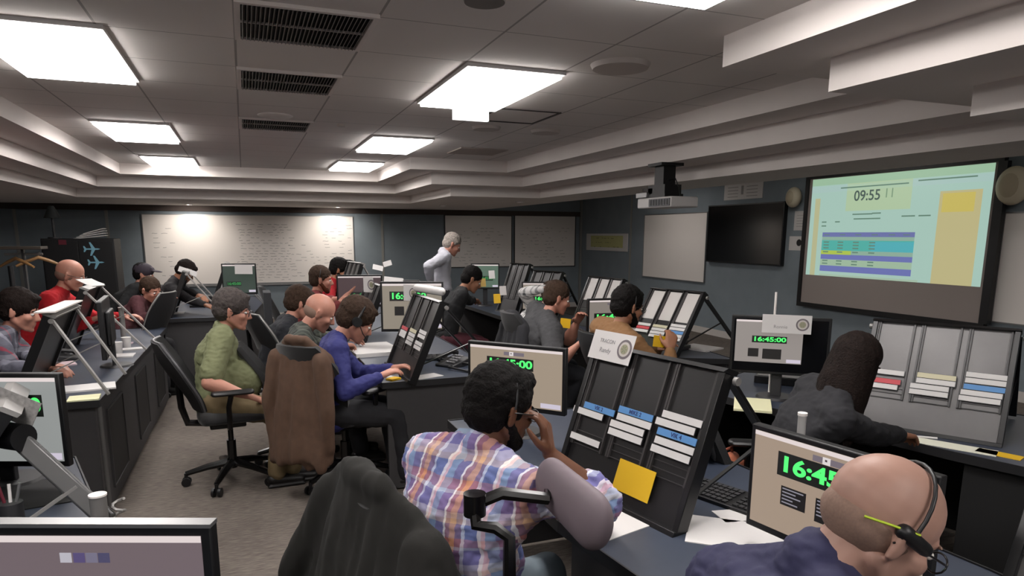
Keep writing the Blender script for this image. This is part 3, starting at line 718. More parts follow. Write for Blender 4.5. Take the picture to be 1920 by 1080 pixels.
def strips(bd, W, Hh, items, where, cols=3, sw=.165, sh=.0245, far=False):
    """items: list of (col, y from bottom, kind, dx, text)"""
    t = bd; mw = t.matrix_world; by = {}
    for it in items: by.setdefault(it[0], []).append(it)
    X = mw.to_3x3().col[0].normalized(); Y = mw.to_3x3().col[1].normalized(); N = mw.to_3x3().col[2].normalized()
    names = ('left', 'middle', 'right'); mats_ = {'w': m_white_strip, 'b': m_blue, 'r': m_red, 'c': m_cream}; cn = {'w': 'white', 'b': 'blue', 'r': 'red', 'c': 'cream'}
    ordn = ('topmost', 'second from top', 'third from top', 'fourth from top', 'fifth from top', 'sixth from top')
    for c, L in by.items():
        L.sort(key=lambda q: -q[1])
        for i, it in enumerate(L):
            _, y, k, dx, tx = it
            o = mw @ V((W/cols*(c+.5)+dx, y, .012))
            r = basis('paper_strip', o, X, Y, N, '%s strip in the %s column of %s, %s' % (cn[k], names[c], where, ordn[i]), 'paper strip', 'strips on '+where)
            if far:
                me = MB().bb((-sw/2, -sh/2, 0), (sw/2, sh/2, .006)).mesh('paper_strip'); me.materials.append(mats_[k]); bpy.data.objects.remove(r)
                r2 = bpy.data.objects.new('paper_strip', me); COL.objects.link(r2); mm = M.Identity(4)
                for q_, a in enumerate((X, Y, N)):
                    for j in range(3): mm[j][q_] = a[j]
                for j in range(3): mm[j][3] = o[j]
                r2.matrix_world = mm; tag(r2, '%s strip in the %s column of %s, %s' % (cn[k], names[c], where, ordn[i]), 'paper strip', 'strips on '+where)
                continue
            build('holder', MB().bb((-sw/2-.003, -sh/2-.002, 0), (sw/2+.003, sh/2+.002, .005)), m_black, r, smooth=None)
            build('card', MB().bb((-sw/2, -sh/2, .005), (sw/2, sh/2, .007)), mats_[k], r, smooth=None)
            if tx: text('writing', tx, .021, m_ptxt, r, (0, 0, .0075), (1, 0, 0), (0, 1, 0), bold=.02)
def name_card(lab, o, X, Y, l1, l2, w=.21, h=.105):
    X = V(X).normalized(); N = X.cross(V(Y)).normalized(); Y = N.cross(X)
    t = basis('name_card', o, X, Y, N, lab, 'name card')
    build('card', MB().bb((-w/2, -h/2, -.001), (w/2, h/2, .001)), m_paper, t, smooth=None)
    g = mat('card_print', (132, 130, 132), .8)
    if l1: text('printed_line', l1, .021, g, t, (-w*.12, h*.16, .0014))
    if l2: text('printed_name', l2, .026, g, t, (-w*.12, -h*.16, .0014))
    if l1 is None: return t
    s = MB(); c = V((w*.32, 0, .001)); s.cyl(c, c+V((0, 0, .0008)), h*.33, n=28)
    e = build('emblem', s, mat('emblem_ring', (110, 102, 106), .7), t)
    s = MB(); s.cyl(c+V((0, 0, .0008)), c+V((0, 0, .0014)), h*.25, n=28); build('emblem_field', s, mat('emblem_pale', (190, 184, 178), .7), e)
    s = MB(); s.cyl(c+V((0, 0, .0014)), c+V((0, 0, .002)), h*.17, n=20); build('emblem_centre', s, mat('emblem_olive', (150, 146, 122), .7), e)
    s = MB()
    for k in range(6):
        a = k*PI/3; s.box(c+V((math.cos(a)*h*.09, math.sin(a)*h*.09, .0024)), (h*.1, h*.02, .0008), X=(math.cos(a), math.sin(a), 0), Y=(-math.sin(a), math.cos(a), 0))
    build('emblem_star', s, mat('emblem_green', (110, 124, 100), .7), e, smooth=None)
    return t
# ---------------------------------------------------------------- monitors
m_wall_px = {}
def monitor(lab, BL, BR, hgt, deskz=DZ, page=(206, 186, 164), clock='16:45:00', s=.55, extra=True, stand=True, full=True, topbar=True, bezel=.016, silver=False, clk=(.19, .62, .7, .82), clks=1, stand_at=.5, desk_inset=True, thumbs=True, num=None, icon=True):
    """BL, BR: lower corners of the casing as the viewer in front sees them"""
    BL, BR = V(BL), V(BR); X = (BR-BL); W = X.length; X.normalize(); Z = V((0, 0, 1)); N = X.cross(Z)  # toward viewer
    Y = -N
    t = basis('monitor', (BL+BR)/2, X, Y, Z, lab, 'monitor', 'desktop monitors on the consoles')
    x0 = -W/2; zz = hgt
    build('casing', MB().bb((x0, 0, 0), (W/2, .03, zz)), m_black, t, bevel=.004)
    build('rear_housing', MB().bb((x0*.6, .03, zz*.2), (-x0*.6, .06, zz*.8)), m_black, t, bevel=.01)
    if silver: build('top_strip', MB().bb((x0, -.002, zz-.004), (W/2, .03, zz+.004)), m_alu, t, smooth=None)
    b = bezel
    sx0, sx1, sz0, sz1 = x0+b, W/2-b, b*1.4, zz-b
    if full is not True: sx0, sx1, sz0, sz1 = x0+W*full[0], x0+W*full[2], zz*full[1], zz*full[3]
    sw, sh = sx1-sx0, sz1-sz0
    if full is not True: build('dark_screen_area', MB().bb((x0+b, -.0012, b), (W/2-b, 0, zz-b)), mat('dark_lcd', (10, 11, 14), .2), t, smooth=None)
    scn = build('screen', MB().bb((sx0, -.002, sz0), (sx1, -.0002, sz1)), emis('screen_%s' % (page,), page, s), t, smooth=None)
    def rc(name, rgb, u0, v0, u1, v1, lay=1, ss=s):
        return build(name, MB().bb((sx0+sw*u0, -.002-.0006*lay, sz0+sh*v0), (sx0+sw*u1, -.002, sz0+sh*v1)), emis('px_%s_%.2f' % (rgb, ss), rgb, ss), scn, smooth=None)
    if topbar: rc('title_bar', (246, 232, 230), 0, .955, 1, 1, 1, .8)
    if clock:
        u0, v0, u1, v1 = clk
        k = rc('clock_panel', (2, 14, 4), u0, v0, u1, v1, 1, .3)
        hh = sh*(v1-v0)
        text('clock_digits', clock, hh*.9, emis('clock_green', (84, 255, 120), 1.1) if clks > .5 else emis('dim_clock_green', (70, 190, 100), .5), k, (sx0+sw*(u0+u1)/2, -.0034, sz0+sh*(v0+v1)/2), X=(1, 0, 0), Y=(0, 0, 1), bold=.03, fit=sw*(u1-u0)*.91)
    if icon:
        rc('desktop_icon', (150, 138, 150), .38, .86, .60, .92, 1); rc('desktop_icon', (240, 232, 232), .44, .855, .485, .925, 2, .8)
        rc('desktop_icon_mark', (90, 70, 80), .455, .885, .467, .905, 3)
    if thumbs:
        tv = -.17 if thumbs == 'low' else 0
        for tu0, tv0, tu1, tv1 in ((.2, .3, .36, .5), (.42, .26, .7, .5)):
            th_ = rc('window_thumbnail', (34, 26, 26), tu0, tv0+tv, tu1, tv1+tv, 1, .2)
            if thumbs == 'text':
                for q_ in range(5): build('text_row', MB().bb((sx0+sw*(tu0+.01), -.0034, sz0+sh*(tv1-.03-q_*.036)), (sx0+sw*(tu0+(tu1-tu0)*(.9, .6, .8, .5, .7)[q_]), -.0026, sz0+sh*(tv1-.018-q_*.036))), emis('px_text', (190, 186, 200), .5), th_, smooth=None)
    rc('corner_window', (236, 226, 244), .78, .02, .99, .1, 1, .7)
    if stand:
        zf = -(BL.z-deskz)
        nx = W*(stand_at-.5)
        build('stand_neck', MB().bb((nx-.03, .035, zf+.012), (nx+.03, .06, zz*.45)), m_dkgrey, t, bevel=.004)
        build('stand_foot', MB().cyl((nx, .06, zf+.001), (nx, .06, zf+.014), .11, .1, 32), m_dkgrey, t)
    return t, W
def keyboard(lab, c, az, w=.44, d=.15):
    t = empty('keyboard', c, az, lab, 'keyboard')
    build('case', MB().prism([(-w/2, -d/2, 0), (-w/2, d/2, 0), (-w/2, d/2, .026), (-w/2, -d/2, .014)], (w, 0, 0)), m_black, t, bevel=.002)
    k = MB()
    for r in range(5):
        for q in range(18):
            if q == 14: continue
            x = -w/2+.014+q*(w-.028)/18; y = -d/2+.012+r*.026; z = .014+.012*(y+d/2)/d
            k.bb((x, y, z), (x+.018, y+.021, z+.006))
    o = build('keys', k, m_dkgrey, t, smooth=None)
    return t
def sheet(lab, c, az, w=.21, d=.28, mm=None, name='paper_sheet', cat='paper', n=1, th=.003, tilt=0):
    t = empty(name, c, az, lab, cat)
    o = build('sheets', MB().box((0, 0, th/2), (w, d, th), X=(math.cos(tilt), 0, math.sin(tilt)), Z=(-math.sin(tilt), 0, math.cos(tilt))), mm or m_paper, t, smooth=None)
    return t
def phone(lab, c, az):
    t = empty('desk_phone', c, az, lab, 'telephone')
    build('base', MB().prism([(-.09, -.1, 0), (-.09, .1, 0), (-.09, .1, .06), (-.09, -.1, .02)], (.18, 0, 0)), m_dkgrey, t, bevel=.006)
    build('handset', MB().tube([(-.06, -.1, .05), (-.06, -.07, .07), (-.06, .05, .09), (-.06, .1, .075)], [.022, .016, .016, .022]), m_black, t)
    k = MB()
    for i in range(4):
        for j in range(3): k.bb((-.01+j*.028, -.07+i*.03, .034+i*.012), (.01+j*.028, -.05+i*.03, .042+i*.012))
    build('buttons', k, mat('light_keys', (140, 140, 142), .6), t, smooth=None)
    return t
# ---------------------------------------------------------------- people
SKIN = {'fair': (164, 128, 114), 'pink': (180, 128, 110), 'tan': (152, 106, 82), 'brown': (98, 64, 46), 'dark': (100, 66, 46)}
def skin(k): return mat('skin_'+k, SKIN[k], .5, ns=14, na=.05, spec=.35)
m_eye = mat('eye_white', (220, 216, 210), .2); m_iris = mat('eye_iris', (40, 28, 20), .2)
m_lens = mat('spectacle_frame', (24, 22, 22), .3)
def ik(a, c, l1, l2, hint):
    a = V(a); c = V(c); d = c-a; L = d.length
    if L > (l1+l2)*.995: c = a+d*((l1+l2)*.995/L); d = c-a; L = d.length
    k = (l1*l1-l2*l2+L*L)/(2*L); hgt = math.sqrt(max(l1*l1-k*k, 0)); u = d.normalized()
    h = V(hint)-u*V(hint).dot(u); h.normalize()
    return a+u*k+h*hgt, c
def hand(mb, w, d, n, side, curl=.5, sc=1.0, spread=1.0, thumb_in=.3, fk=8):
    """w wrist, d pointing direction, n back-of-hand normal, side=+1 left hand"""
    d = V(d).normalized(); n = V(n); n = (n-d*n.dot(d)).normalized(); s = d.cross(n)*side   # s points to the thumb side
    w = V(w)
    L = (.070, .078, .072, .056); off = (.030, .010, -.011, -.030)
    mb.cap(w, .024*sc, w+d*.02*sc, .026*sc, n=10, side=s, sx=1.1, sy=.75)
    for i in range(4):
        k0 = w+s*(off[i]*.55*sc)+d*.02*sc; k1 = w+s*(off[i]*sc)+d*((.088, .092, .088, .08)[i]*sc)
        mb.cap(k0, .016*sc, k1, .0125*sc, n=fk, k=2)
        dd = (d+s*(.12*spread*(1.5-i)*.5)).normalized(); p = k1; a = curl*(.55+.08*i)
        for j, f in enumerate((.46, .30, .24)):
            q = p+(dd*math.cos(a)-n*math.sin(a))*(L[i]*f*sc); mb.cap(p, (.0105, .0092, .0082)[j]*sc, q, (.0094, .0084, .0068)[j]*sc, n=fk, k=2); p = q; a += curl*(.75, .55, 0)[j]
    t0 = w+d*.022*sc+s*.02*sc-n*.004; t1 = t0+(d*.6+s*.8-n*thumb_in).normalized()*.04*sc; t2 = t1+(d*.85+s*.35-n*thumb_in*1.2).normalized()*.032*sc; t3 = t2+(d*.95+s*.1-n*thumb_in*1.4).normalized()*.024*sc
    mb.cap(t0, .017*sc, t1, .0125*sc, n=fk, k=2); mb.cap(t1, .0118*sc, t2, .0102*sc, n=fk, k=2); mb.cap(t2, .01*sc, t3, .0078*sc, n=fk, k=2)
def plaid(name, cols, sc=1, fx=.085, fz=.1):
    if name in MATS: return MATS[name]
    m = bpy.data.materials.new(name); m.use_nodes = True; nt = m.node_tree; b = nt.nodes['Principled BSDF']; b.inputs['Roughness'].default_value = .85
    tc = nt.nodes.new('ShaderNodeTexCoord'); sp = nt.nodes.new('ShaderNodeSeparateXYZ'); nt.links.new(tc.outputs['Object'], sp.inputs[0])
    nz = nt.nodes.new('ShaderNodeTexNoise'); nz.inputs['Scale'].default_value = 5; nt.links.new(tc.outputs['Object'], nz.inputs['Vector'])
    def band(out, f, ramp, off=0):
        a = nt.nodes.new('ShaderNodeMath'); a.operation = 'MULTIPLY_ADD'; nt.links.new(nz.outputs['Fac'], a.inputs[0]); a.inputs[1].default_value = .008*sc; nt.links.new(out, a.inputs[2])
        d = nt.nodes.new('ShaderNodeMath'); d.operation = 'MULTIPLY_ADD'; nt.links.new(a.outputs[0], d.inputs[0]); d.inputs[1].default_value = 1/(f*sc); d.inputs[2].default_value = 20+off
        fr = nt.nodes.new('ShaderNodeMath'); fr.operation = 'FRACT'; nt.links.new(d.outputs[0], fr.inputs[0])
        r = nt.nodes.new('ShaderNodeValToRGB'); r.color_ramp.interpolation = 'CONSTANT'; els = r.color_ramp.elements
        els[0].position = 0; els[0].color = lin(ramp[0][1])+(1,); els[1].position = ramp[1][0]; els[1].color = lin(ramp[1][1])+(1,)
        for p_, c in ramp[2:]: e = els.new(p_); e.color = lin(c)+(1,)
        nt.links.new(fr.outputs[0], r.inputs['Fac']); return r.outputs['Color']
    sx = nt.nodes.new('ShaderNodeMath'); sx.operation = 'MULTIPLY_ADD'; nt.links.new(sp.outputs[0], sx.inputs[0]); sx.inputs[1].default_value = .12; nt.links.new(sp.outputs[1], sx.inputs[2])
    A = band(sx.outputs[0], fx, cols[0]); B = band(sp.outputs[2], fz, cols[1])
    mi = nt.nodes.new('ShaderNodeMix'); mi.data_type = 'RGBA'; mi.inputs['Factor'].default_value = .36
    nt.links.new(A, mi.inputs['A']); nt.links.new(B, mi.inputs['B']); nt.links.new(mi.outputs['Result'], b.inputs['Base Color'])
    MATS[name] = m; return m

def person(label, head, face, hip, yaw, shirt, trousers=None, skin_='fair', hair=None, hairstyle='short', sleeve='long', hands=None, elbows=(None, None),
           vox=.008, glasses=False, headset=None, beard=None, seat=.5, stand=False, build_=1.0, hand_vox=None, curl=(.6, .6), hdir=(None, None), hn=(None, None),
           feet=None, collar=False, shoe=True, kind='person', tsc=1.0, wrinkle=.006, belly=0, hs=1.0, shoulders=None, cap_=None, cuff=None, sh_drop=0, legs=True):
    """head: head centre (world); face: (azimuth, down) of the face in degrees; hip: world xy of the pelvis; yaw: torso azimuth"""
    hx, hy = hip[0], hip[1]; hz = (hip[2] if len(hip) > 2 else (.93 if stand else seat+.08))
    root = empty('person', (hx, hy, 0), R(yaw), label, 'person')
    Rz = M.Rotation(-R(yaw), 3, 'Z')
    L = lambda p: Rz@(V(p)-V((hx, hy, 0)))
    B = build_; pel = V((0, 0, hz)); hd = L(head)
    fa, fd = R(face[0]-yaw), R(face[1]); fr = R(face[2]) if len(face) > 2 else 0
    fX = V((math.cos(fa)*math.cos(fd), math.sin(fa)*math.cos(fd), -math.sin(fd))); fY = V((-math.sin(fa), math.cos(fa), 0)); fZ = fX.cross(fY)
    if fr: fY, fZ = fY*math.cos(fr)+fZ*math.sin(fr), fZ*math.cos(fr)-fY*math.sin(fr)
    hp = lambda x, y, z: hd+(fX*x+fY*y+fZ*z)*hs
    nk = hd-fZ*.145*hs-fX*.035*hs; nk = V((nk.x, nk.y, min(nk.z, hd.z-.1)))            # base of the neck
    up = (nk-pel); T = up.length; up.normalize()
    sd = V(shoulders) if shoulders else V((0, 1, 0)); sd = (sd-up*sd.dot(up)).normalized(); fw = sd.cross(up)
    c1 = pel.lerp(nk, .30)-fw*.02; c2 = pel.lerp(nk, .62)-fw*(.03-.0*belly); c3 = pel.lerp(nk, .86)-fw*.015
    SH = [c3+sd*.165*B+up*.01-V((0, 0, sh_drop)), c3-sd*.165*B+up*.01-V((0, 0, sh_drop))]
    # arms
    arms = []
    hands = hands or (None, None)
    for i, s in enumerate((1, -1)):
        h_ = hands[i]
        if h_ is None: h_ = pel+V((.32, s*.14, .05)) if not stand else pel+V((.05, s*.28, -.1))
        else: h_ = L(h_)
        hint = elbows[i] if elbows[i] is not None else (-.35, s*.6, -1)
        if elbows[i] is not None: hint = Rz@V(hint)
        e, w = ik(SH[i], h_, .285*B*tsc, .25*tsc, hint); arms.append((SH[i], e, w))
    # legs
    lg = []
    for i, s in enumerate((1, -1)):
        hj = pel+V((0, s*.095*B, -.02))
        if feet is not None: ft = L(feet[i]); ft = V((ft.x, ft.y, max(ft.z, .08)))
        elif stand: ft = V((.0, s*.11, .09))
        else: ft = V((.46, s*.13, .09))
        k, ft = ik(hj, ft, .42, .42 if not stand else .43, (1, 0, .8)); lg.append((hj, k, ft))
    def torso(mb, g):
        mb.cap(pel-V((0, 0, .03)), .115*B+g, pel+up*.05, .115*B+g, n=20, side=sd, sx=1.42, sy=1.0)
        mb.cap(pel+up*.05, .112*B+g, c1+up*.03, .108*B+g, n=20, side=sd, sx=1.36, sy=1)
        mb.cap(c1, .108*B+g, c2, .118*B+g, n=20, side=sd, sx=1.36, sy=.95)
        mb.cap(c2, .118*B+g, c3-up*.04, .098*B+g, n=20, side=sd, sx=1.52, sy=.95)
        if belly: mb.ell(pel.lerp(nk, .28)+fw*(.05+belly*.4), (.12+belly*.5+g, .14+g+belly*.3, .16+g), fw, sd, up)
        for s, S in zip((1, -1), SH):
            mb.cap(c3+sd*s*.05, .07*B+g, S, .062*B+g, n=14); mb.cap(nk+up*.01, .048+g, S+up*.012, .048*B+g, n=12)
            mb.cap(c2+sd*s*.09*B, .075*B+g, S-up*.03, .055*B+g, n=12)
    def uarm(mb, i, g, frac=1.0):
        S, e, w = arms[i]; mb.cap(S, .056*B+g, S.lerp(e, min(1, frac)), (.056-(.014*min(1, frac)))*B+g, n=14)
    def farm(mb, i, g, frac=1.0):
        S, e, w = arms[i]; m1 = e.lerp(w, .3); mb.cap(e, .041*B+g, m1, .042*B+g, n=12)
        if frac > .3: mb.cap(m1, .042*B+g, e.lerp(w, frac), (.042-.018*(frac-.3)/.7)+g, n=12)
    # ---- body
    mb = MB()
    torso(mb, 0)
    for i in (0, 1): uarm(mb, i, 0); farm(mb, i, 0)
    for hj, k, ft in lg:
        mb.cap(hj, .085*B, k, .056, n=14); mb.cap(k, .055, k.lerp(ft, .35), .054, n=12); mb.cap(k.lerp(ft, .35), .054, ft, .036, n=12)
    mb.cap(nk-up*.03, .062, nk, .058, n=14); mb.cap(nk, .057, hp(-.022, 0, -.05), .052, n=14)
    # head
    mb.ell(hp(-.014, 0, .036), (.098*hs, .077*hs, .086*hs), fX, fY, fZ, 20, 12)
    mb.ell(hp(.028, 0, -.028), (.062*hs, .060*hs, .078*hs), fX, fY, fZ, 18, 11)
    mb.cap(hp(.045, 0, -.01), .048*hs, hp(.058, 0, -.078), .03*hs, n=14, side=fY, sx=1.1, sy=1)
    for s in (1, -1):
        mb.cap(hp(-.008, s*.052, -.045), .02*hs, hp(.055, s*.022, -.09), .018*hs, n=10)
        mb.ell(hp(.058, s*.038, -.022), (.026*hs, .024*hs, .024*hs), fX, fY, fZ, 10, 7)
        ea = (fX*.35+fZ).normalized()
        mb.ell(hp(-.008, s*.079, -.006), (.017*hs, .0085*hs, .032*hs), (fX+fY*s*-.25).normalized(), (fY*s), fZ, 12, 8)
        mb.cap(hp(-.016, s*.083, -.028), .0075*hs, hp(-.018, s*.089, .02), .0075*hs, n=8)
    mb.cap(hp(.070, -.030, .024), .014*hs, hp(.070, .030, .024), .014*hs, n=10)
    mb.cap(hp(.083, 0, .014), .0095*hs, hp(.106, 0, -.024), .0115*hs, n=10); mb.ell(hp(.094, 0, -.03), (.014*hs, .018*hs, .009*hs), fX, fY, fZ, 10, 7)
    mb.cap(hp(.084, -.017, -.056), .0075*hs, hp(.084, .017, -.056), .0075*hs, n=8); mb.cap(hp(.083, -.014, -.067), .008*hs, hp(.083, .014, -.067), .008*hs, n=8)
    mb.ell(hp(.074, 0, -.098), (.018*hs, .02*hs, .014*hs), fX, fY, fZ, 10, 7)
    for i, s in enumerate((1, -1)):
        S, e, w = arms[i]; d = hdir[i]; d = (w-e).normalized() if d is None else (Rz@V(d)).normalized()
        n = hn[i]; n = V((0, 0, 1)) if n is None else Rz@V(n)
        if abs(V(n).normalized().dot(d)) > .95: n = V((0, s, .3))
        hand(mb, w, d, n, s, curl[i], min(hs, 1.04)*max(1, (vox/.0068)**.5))
    me = remesh(mb, vox, 3, .45); link('body', me, skin(skin_), root, 60)
    vf = vox*1.15
    # ---- shirt
    mb = MB(); g = .014
    torso(mb, g); mb.cap(pel-V((0, 0, .05)), .118*B+g, pel, .116*B+g, n=20, side=sd, sx=1.42, sy=1.02)
    mb.cap(nk-up*.03, .064+g*.4, nk-up*.002+V((0, 0, .0)), .060+g*.3, n=14)
    if collar: mb.cap(nk+up*.004-fw*.004, .068, nk+up*.03-fw*.012, .065, n=16)
    for i in (0, 1):
        if sleeve == 'long': uarm(mb, i, g); farm(mb, i, g, .93 if cuff is None else cuff)
        elif sleeve == 'short': uarm(mb, i, g+.008, .82)
        elif sleeve == 'rolled': uarm(mb, i, g); farm(mb, i, g+.003, .25)
    me = remesh(mb, vf, 4, .5); displace(me, wrinkle, 16, len(label)); me.update(); displace(me, wrinkle*.6, 38, len(label)+5, (1, 1, 2)); link('shirt' if sleeve != 'jacket' else 'jacket', me, shirt, root, 80)
    # ---- trousers, shoes
    if legs:
        mb = MB(); g = .016
        mb.cap(pel-V((0, 0, .05)), .108*B+g*.5, pel+up*.01, .1*B+g*.4, n=20, side=V((0, 1, 0)), sx=1.4, sy=1)
        for hj, k, ft in lg:
            mb.cap(hj, .088*B+g, k, .062+g, n=14); mb.cap(k, .062+g, ft+V((0, 0, .02)), .05+g, n=14)
        me = remesh(mb, vf*1.1, 4, .5); displace(me, .008, 12, 3); link('trousers', me, trousers or mat('black_trousers', (26, 26, 30), .85), root, 80)
        for i, (hj, k, ft) in enumerate(lg):
            d = V((ft.x-k.x, ft.y-k.y, 0)); d = V((1, 0, 0)) if d.length < .05 or True else d.normalized()
            s = MB(); s.cap(ft+V((-.03, 0, -.035)), .042, ft+V((.15, 0, -.05)), .034, n=14, side=V((0, 1, 0)), sx=1.05, sy=.85); s.bb(ft+V((-.07, -.042, -.088)), ft+V((.18, .042, -.072)))
            me = remesh(s, .009, 2); link('shoe', me, mat('black_shoe', (20, 18, 18), .5), root, 60)
    # ---- eyes, brows
    for s in (1, -1):
        e = build('eye', MB().ell(hp(.0755, s*.031, .004), (.011*hs, .013*hs, .009*hs), fX, fY, fZ, 10, 7), m_eye, root, 60)
        build('iris', MB().ell(hp(.0845, s*.031, .003), (.003*hs, .0055*hs, .0055*hs), fX, fY, fZ, 8, 6), m_iris, e, 60)
        if hair: build('eyebrow', MB().cap(hp(.083, s*.016, .026), .004*hs, hp(.077, s*.047, .025), .003*hs, n=6, k=2), hair, root, 60)
    # ---- hair
    if hairstyle:
        mb = MB(); amp = .004
        if hairstyle in ('short', 'full', 'curly'):
            th = {'short': .009, 'full': .015, 'curly': .014}[hairstyle]
            mb.ell(hp(-.022, 0, .048), ((.094+th)*hs, (.076+th)*hs, (.084+th)*hs), fX, fY, fZ, 20, 12)
            mb.ell(hp(-.045, 0, .0), ((.066+th)*hs, (.070+th*.8)*hs, (.078)*hs), fX, fY, fZ, 18, 11)
            for s in (1, -1): mb.cap(hp(.03, s*(.066+th*.3), .045), .012*hs, hp(.008, s*.074, .008), .008*hs, n=8)
            if hairstyle == 'curly': mb.ell(hp(.045, 0, .098), (.045*hs, .055*hs, .032*hs), fX, fY, fZ, 12, 8); amp = .0045
            if hairstyle == 'full': mb.ell(hp(.045, .01, .095), (.045*hs, .058*hs, .026*hs), fX, fY, fZ, 12, 8); amp = .005
        elif hairstyle == 'fringe':
            mb.ell(hp(-.024, 0, -.004), (.0845*hs, .0735*hs, .060*hs), fX, fY, fZ, 20, 12); amp = .001
        elif hairstyle == 'receding':
            mb.ell(hp(-.03, 0, .04), (.092*hs, .083*hs, .088*hs), fX, fY, fZ, 20, 12); mb.ell(hp(-.045, 0, .0), (.07*hs, .076*hs, .07*hs), fX, fY, fZ, 18, 11); amp = .002
        elif hairstyle == 'long':
            mb.ell(hp(-.02, 0, .044), (.106*hs, .090*hs, .098*hs), fX, fY, fZ, 20, 12)
            mb.cap(hp(-.04, 0, 0), .075*hs, hp(-.05, 0, -.05)+dn*.1 if False else hp(-.05, 0, -.08), .07*hs, n=14)
            dn = V((0, 0, -1))
            for j in range(19):
                q = (j-9)/9*1.95; cx, cy = -math.cos(q), math.sin(q)
                p0 = hp(-.02+cx*.078, cy*.07, .05); p1 = hp(-.02+cx*.086, cy*.086, -.02)+dn*.10-fw*.02; p2 = p1+dn*(.20+.025*((j*7) % 3))-fw*(.05-.02*cx)+fY*cy*.015
                mb.cap(p0, .028*hs, p1, .028*hs, n=8); mb.cap(p1, .028*hs, p2, .016*hs, n=8)
            amp = .003
        me = remesh(mb, max(.005, vox*.8), 4 if hairstyle != 'long' else 8, .5); displace(me, amp, 45, 2, (1, 1, 1) if hairstyle != 'long' else (1, 1, .15)); link('hair', me, hair, root, 80)
    if beard:
        mb = MB()
        mb.cap(hp(-.005, .066, -.03), .016*hs, hp(.05, .03, -.088), .025*hs, n=10); mb.cap(hp(-.005, -.066, -.03), .016*hs, hp(.05, -.03, -.088), .025*hs, n=10)
        mb.cap(hp(.052, .03, -.088), .025*hs, hp(.052, -.03, -.088), .025*hs, n=10); mb.cap(hp(.066, -.026, -.05), .013*hs, hp(.066, .026, -.05), .013*hs, n=8); mb.ell(hp(.062, 0, -.1), (.026*hs, .03*hs, .024*hs), fX, fY, fZ, 12, 8)
        me = remesh(mb, max(.005, vox*.8), 3, .5); displace(me, .003, 60, 2); link('beard', me, beard, root, 80)
    if glasses:
        mb = MB()
        for s in (1, -1):
            c = hp(.098, s*.033, .0); pts = [c+fY*(.024*hs*math.cos(a*PI/7))+fZ*(.018*hs*math.sin(a*PI/7)) for a in range(15)]; mb.tube(pts, .0018*hs, 6)
            mb.tube([hp(.096, s*.057, .006), hp(.07, s*.078, .008), hp(-.01, s*.088, .008), hp(-.025, s*.086, -.006)], .002*hs, 6)
        mb.tube([hp(.099, .009, .004), hp(.101, 0, .006), hp(.099, -.009, .004)], .0018*hs, 6)
        build('spectacles', mb, m_lens, root, 60)
    if headset == 'temple':
        k = 14; pts = [hp(-.005, math.cos(PI*i/k)*.090-.0, .03+math.sin(PI*i/k)*.097) for i in range(k+1)]
        hsb = build('headset_band', MB().tube(pts, .0035*hs, 8), m_black, root, 60)
        build('temple_pad', MB().cap(hp(-.02, -.084, .018), .014, hp(.03, -.08, .012), .012, n=12), m_black, hsb)
        build('boom_wire', MB().tube([hp(-.075, -.062, .004), hp(-.04, -.086, .018), hp(.0, -.091, .028)], .0022, 6), mat('lime_wire', (176, 200, 40), .5), hsb)
    elif headset:
        mb = MB(); k = 14; rr = {'thin': .0035, 'over': .008}[headset]
        pts = [hp(-.015, math.cos(PI*i/k)*.094*1.02, .02+math.sin(PI*i/k)*.112) for i in range(k+1)]
        mb.tube(pts, rr*hs, 8); hsb = build('headset_band', mb, m_black, root, 60)
        for s in ((1, -1) if headset == 'over' else ()):
            build('ear_cup', MB().cyl(hp(-.01, s*.084, .0), hp(-.01, s*.11, .0), .03*hs if headset == 'over' else .014*hs, .026*hs if headset == 'over' else .012*hs), m_black, hsb)
        if headset == 'over': build('microphone_boom', MB().tube([hp(0, -.1, 0), hp(.05, -.1, -.04), hp(.1, -.06, -.06)], .003*hs, 6), m_black, hsb)
    if cap_:
        mb = MB(); mb.ell(hp(-.012, 0, .05), (.112*hs, .09*hs, .088*hs), fX, fY, fZ, 20, 12); mb.cap(hp(.07, -.03, .07), .03, hp(.07, .03, .07), .03); mb.ell(hp(.12, 0, .06), (.07*hs, .065*hs, .01*hs), fX, fY, fZ)
        me = remesh(mb, .007, 2); link('cap', me, cap_, root, 60)
    return root, arms, (fX, fY, fZ, hd)
# ================================================================= stations
up = V((0, 0, 1))
def third(BL, BR, TR, f):  # helper: TL of a board
    return V(TR)+(V(BL)-V(BR))
# ---- near middle station (plaid shirt)
bd, W, Hh = board('black strip board with a yellow card and blue strips before the plaid shirt man', (1.12, 2.35, .755), (1.25, 1.73, .755), (1.43, 1.77, 1.26), legs_back=.42)
strips(bd, W, Hh, [(0, .30, 'b', .02, 'VIK 2'), (0, .272, 'w', -.035, ''), (0, .17, 'w', -.01, ''),
                   (1, .325, 'b', .0, 'MIKE 2'), (1, .297, 'w', .002, ''), (1, .266, 'w', -.022, ''), (1, .236, 'w', -.02, ''),
                   (2, .355, 'w', .0, ''), (2, .325, 'w', -.02, ''), (2, .293, 'b', .0, 'VIK 4'), (2, .262, 'w', .0, ''), (2, .231, 'w', -.006, '')], 'the plaid shirt man\'s board', sw=.175)
mw = bd.matrix_world; o = mw @ V((.40, .10, .016)); c3 = mw.to_3x3()
t = basis('yellow_card', o, c3.col[0], c3.col[1], c3.col[2], 'blank yellow card stuck low on the plaid shirt man\'s board', 'card')
build('card', MB().bb((-.09, -.055, 0), (.09, .055, .002)), m_yellow, t, smooth=None)
X, Y = c3.col[0], c3.col[1]
t = empty('void_sheet', P(55, 925, z=DZ), R(10), 'added black sheet standing for the dark void beneath the monitor showing 30', 'dark sheet'); build('mat', MB().bb((-.3, -.18, 0), (.14, .14, .004)), mat('black_void_fill', (9, 9, 10), .8), t, smooth=None)  # flat black sheet added in place of the dark void by the desk
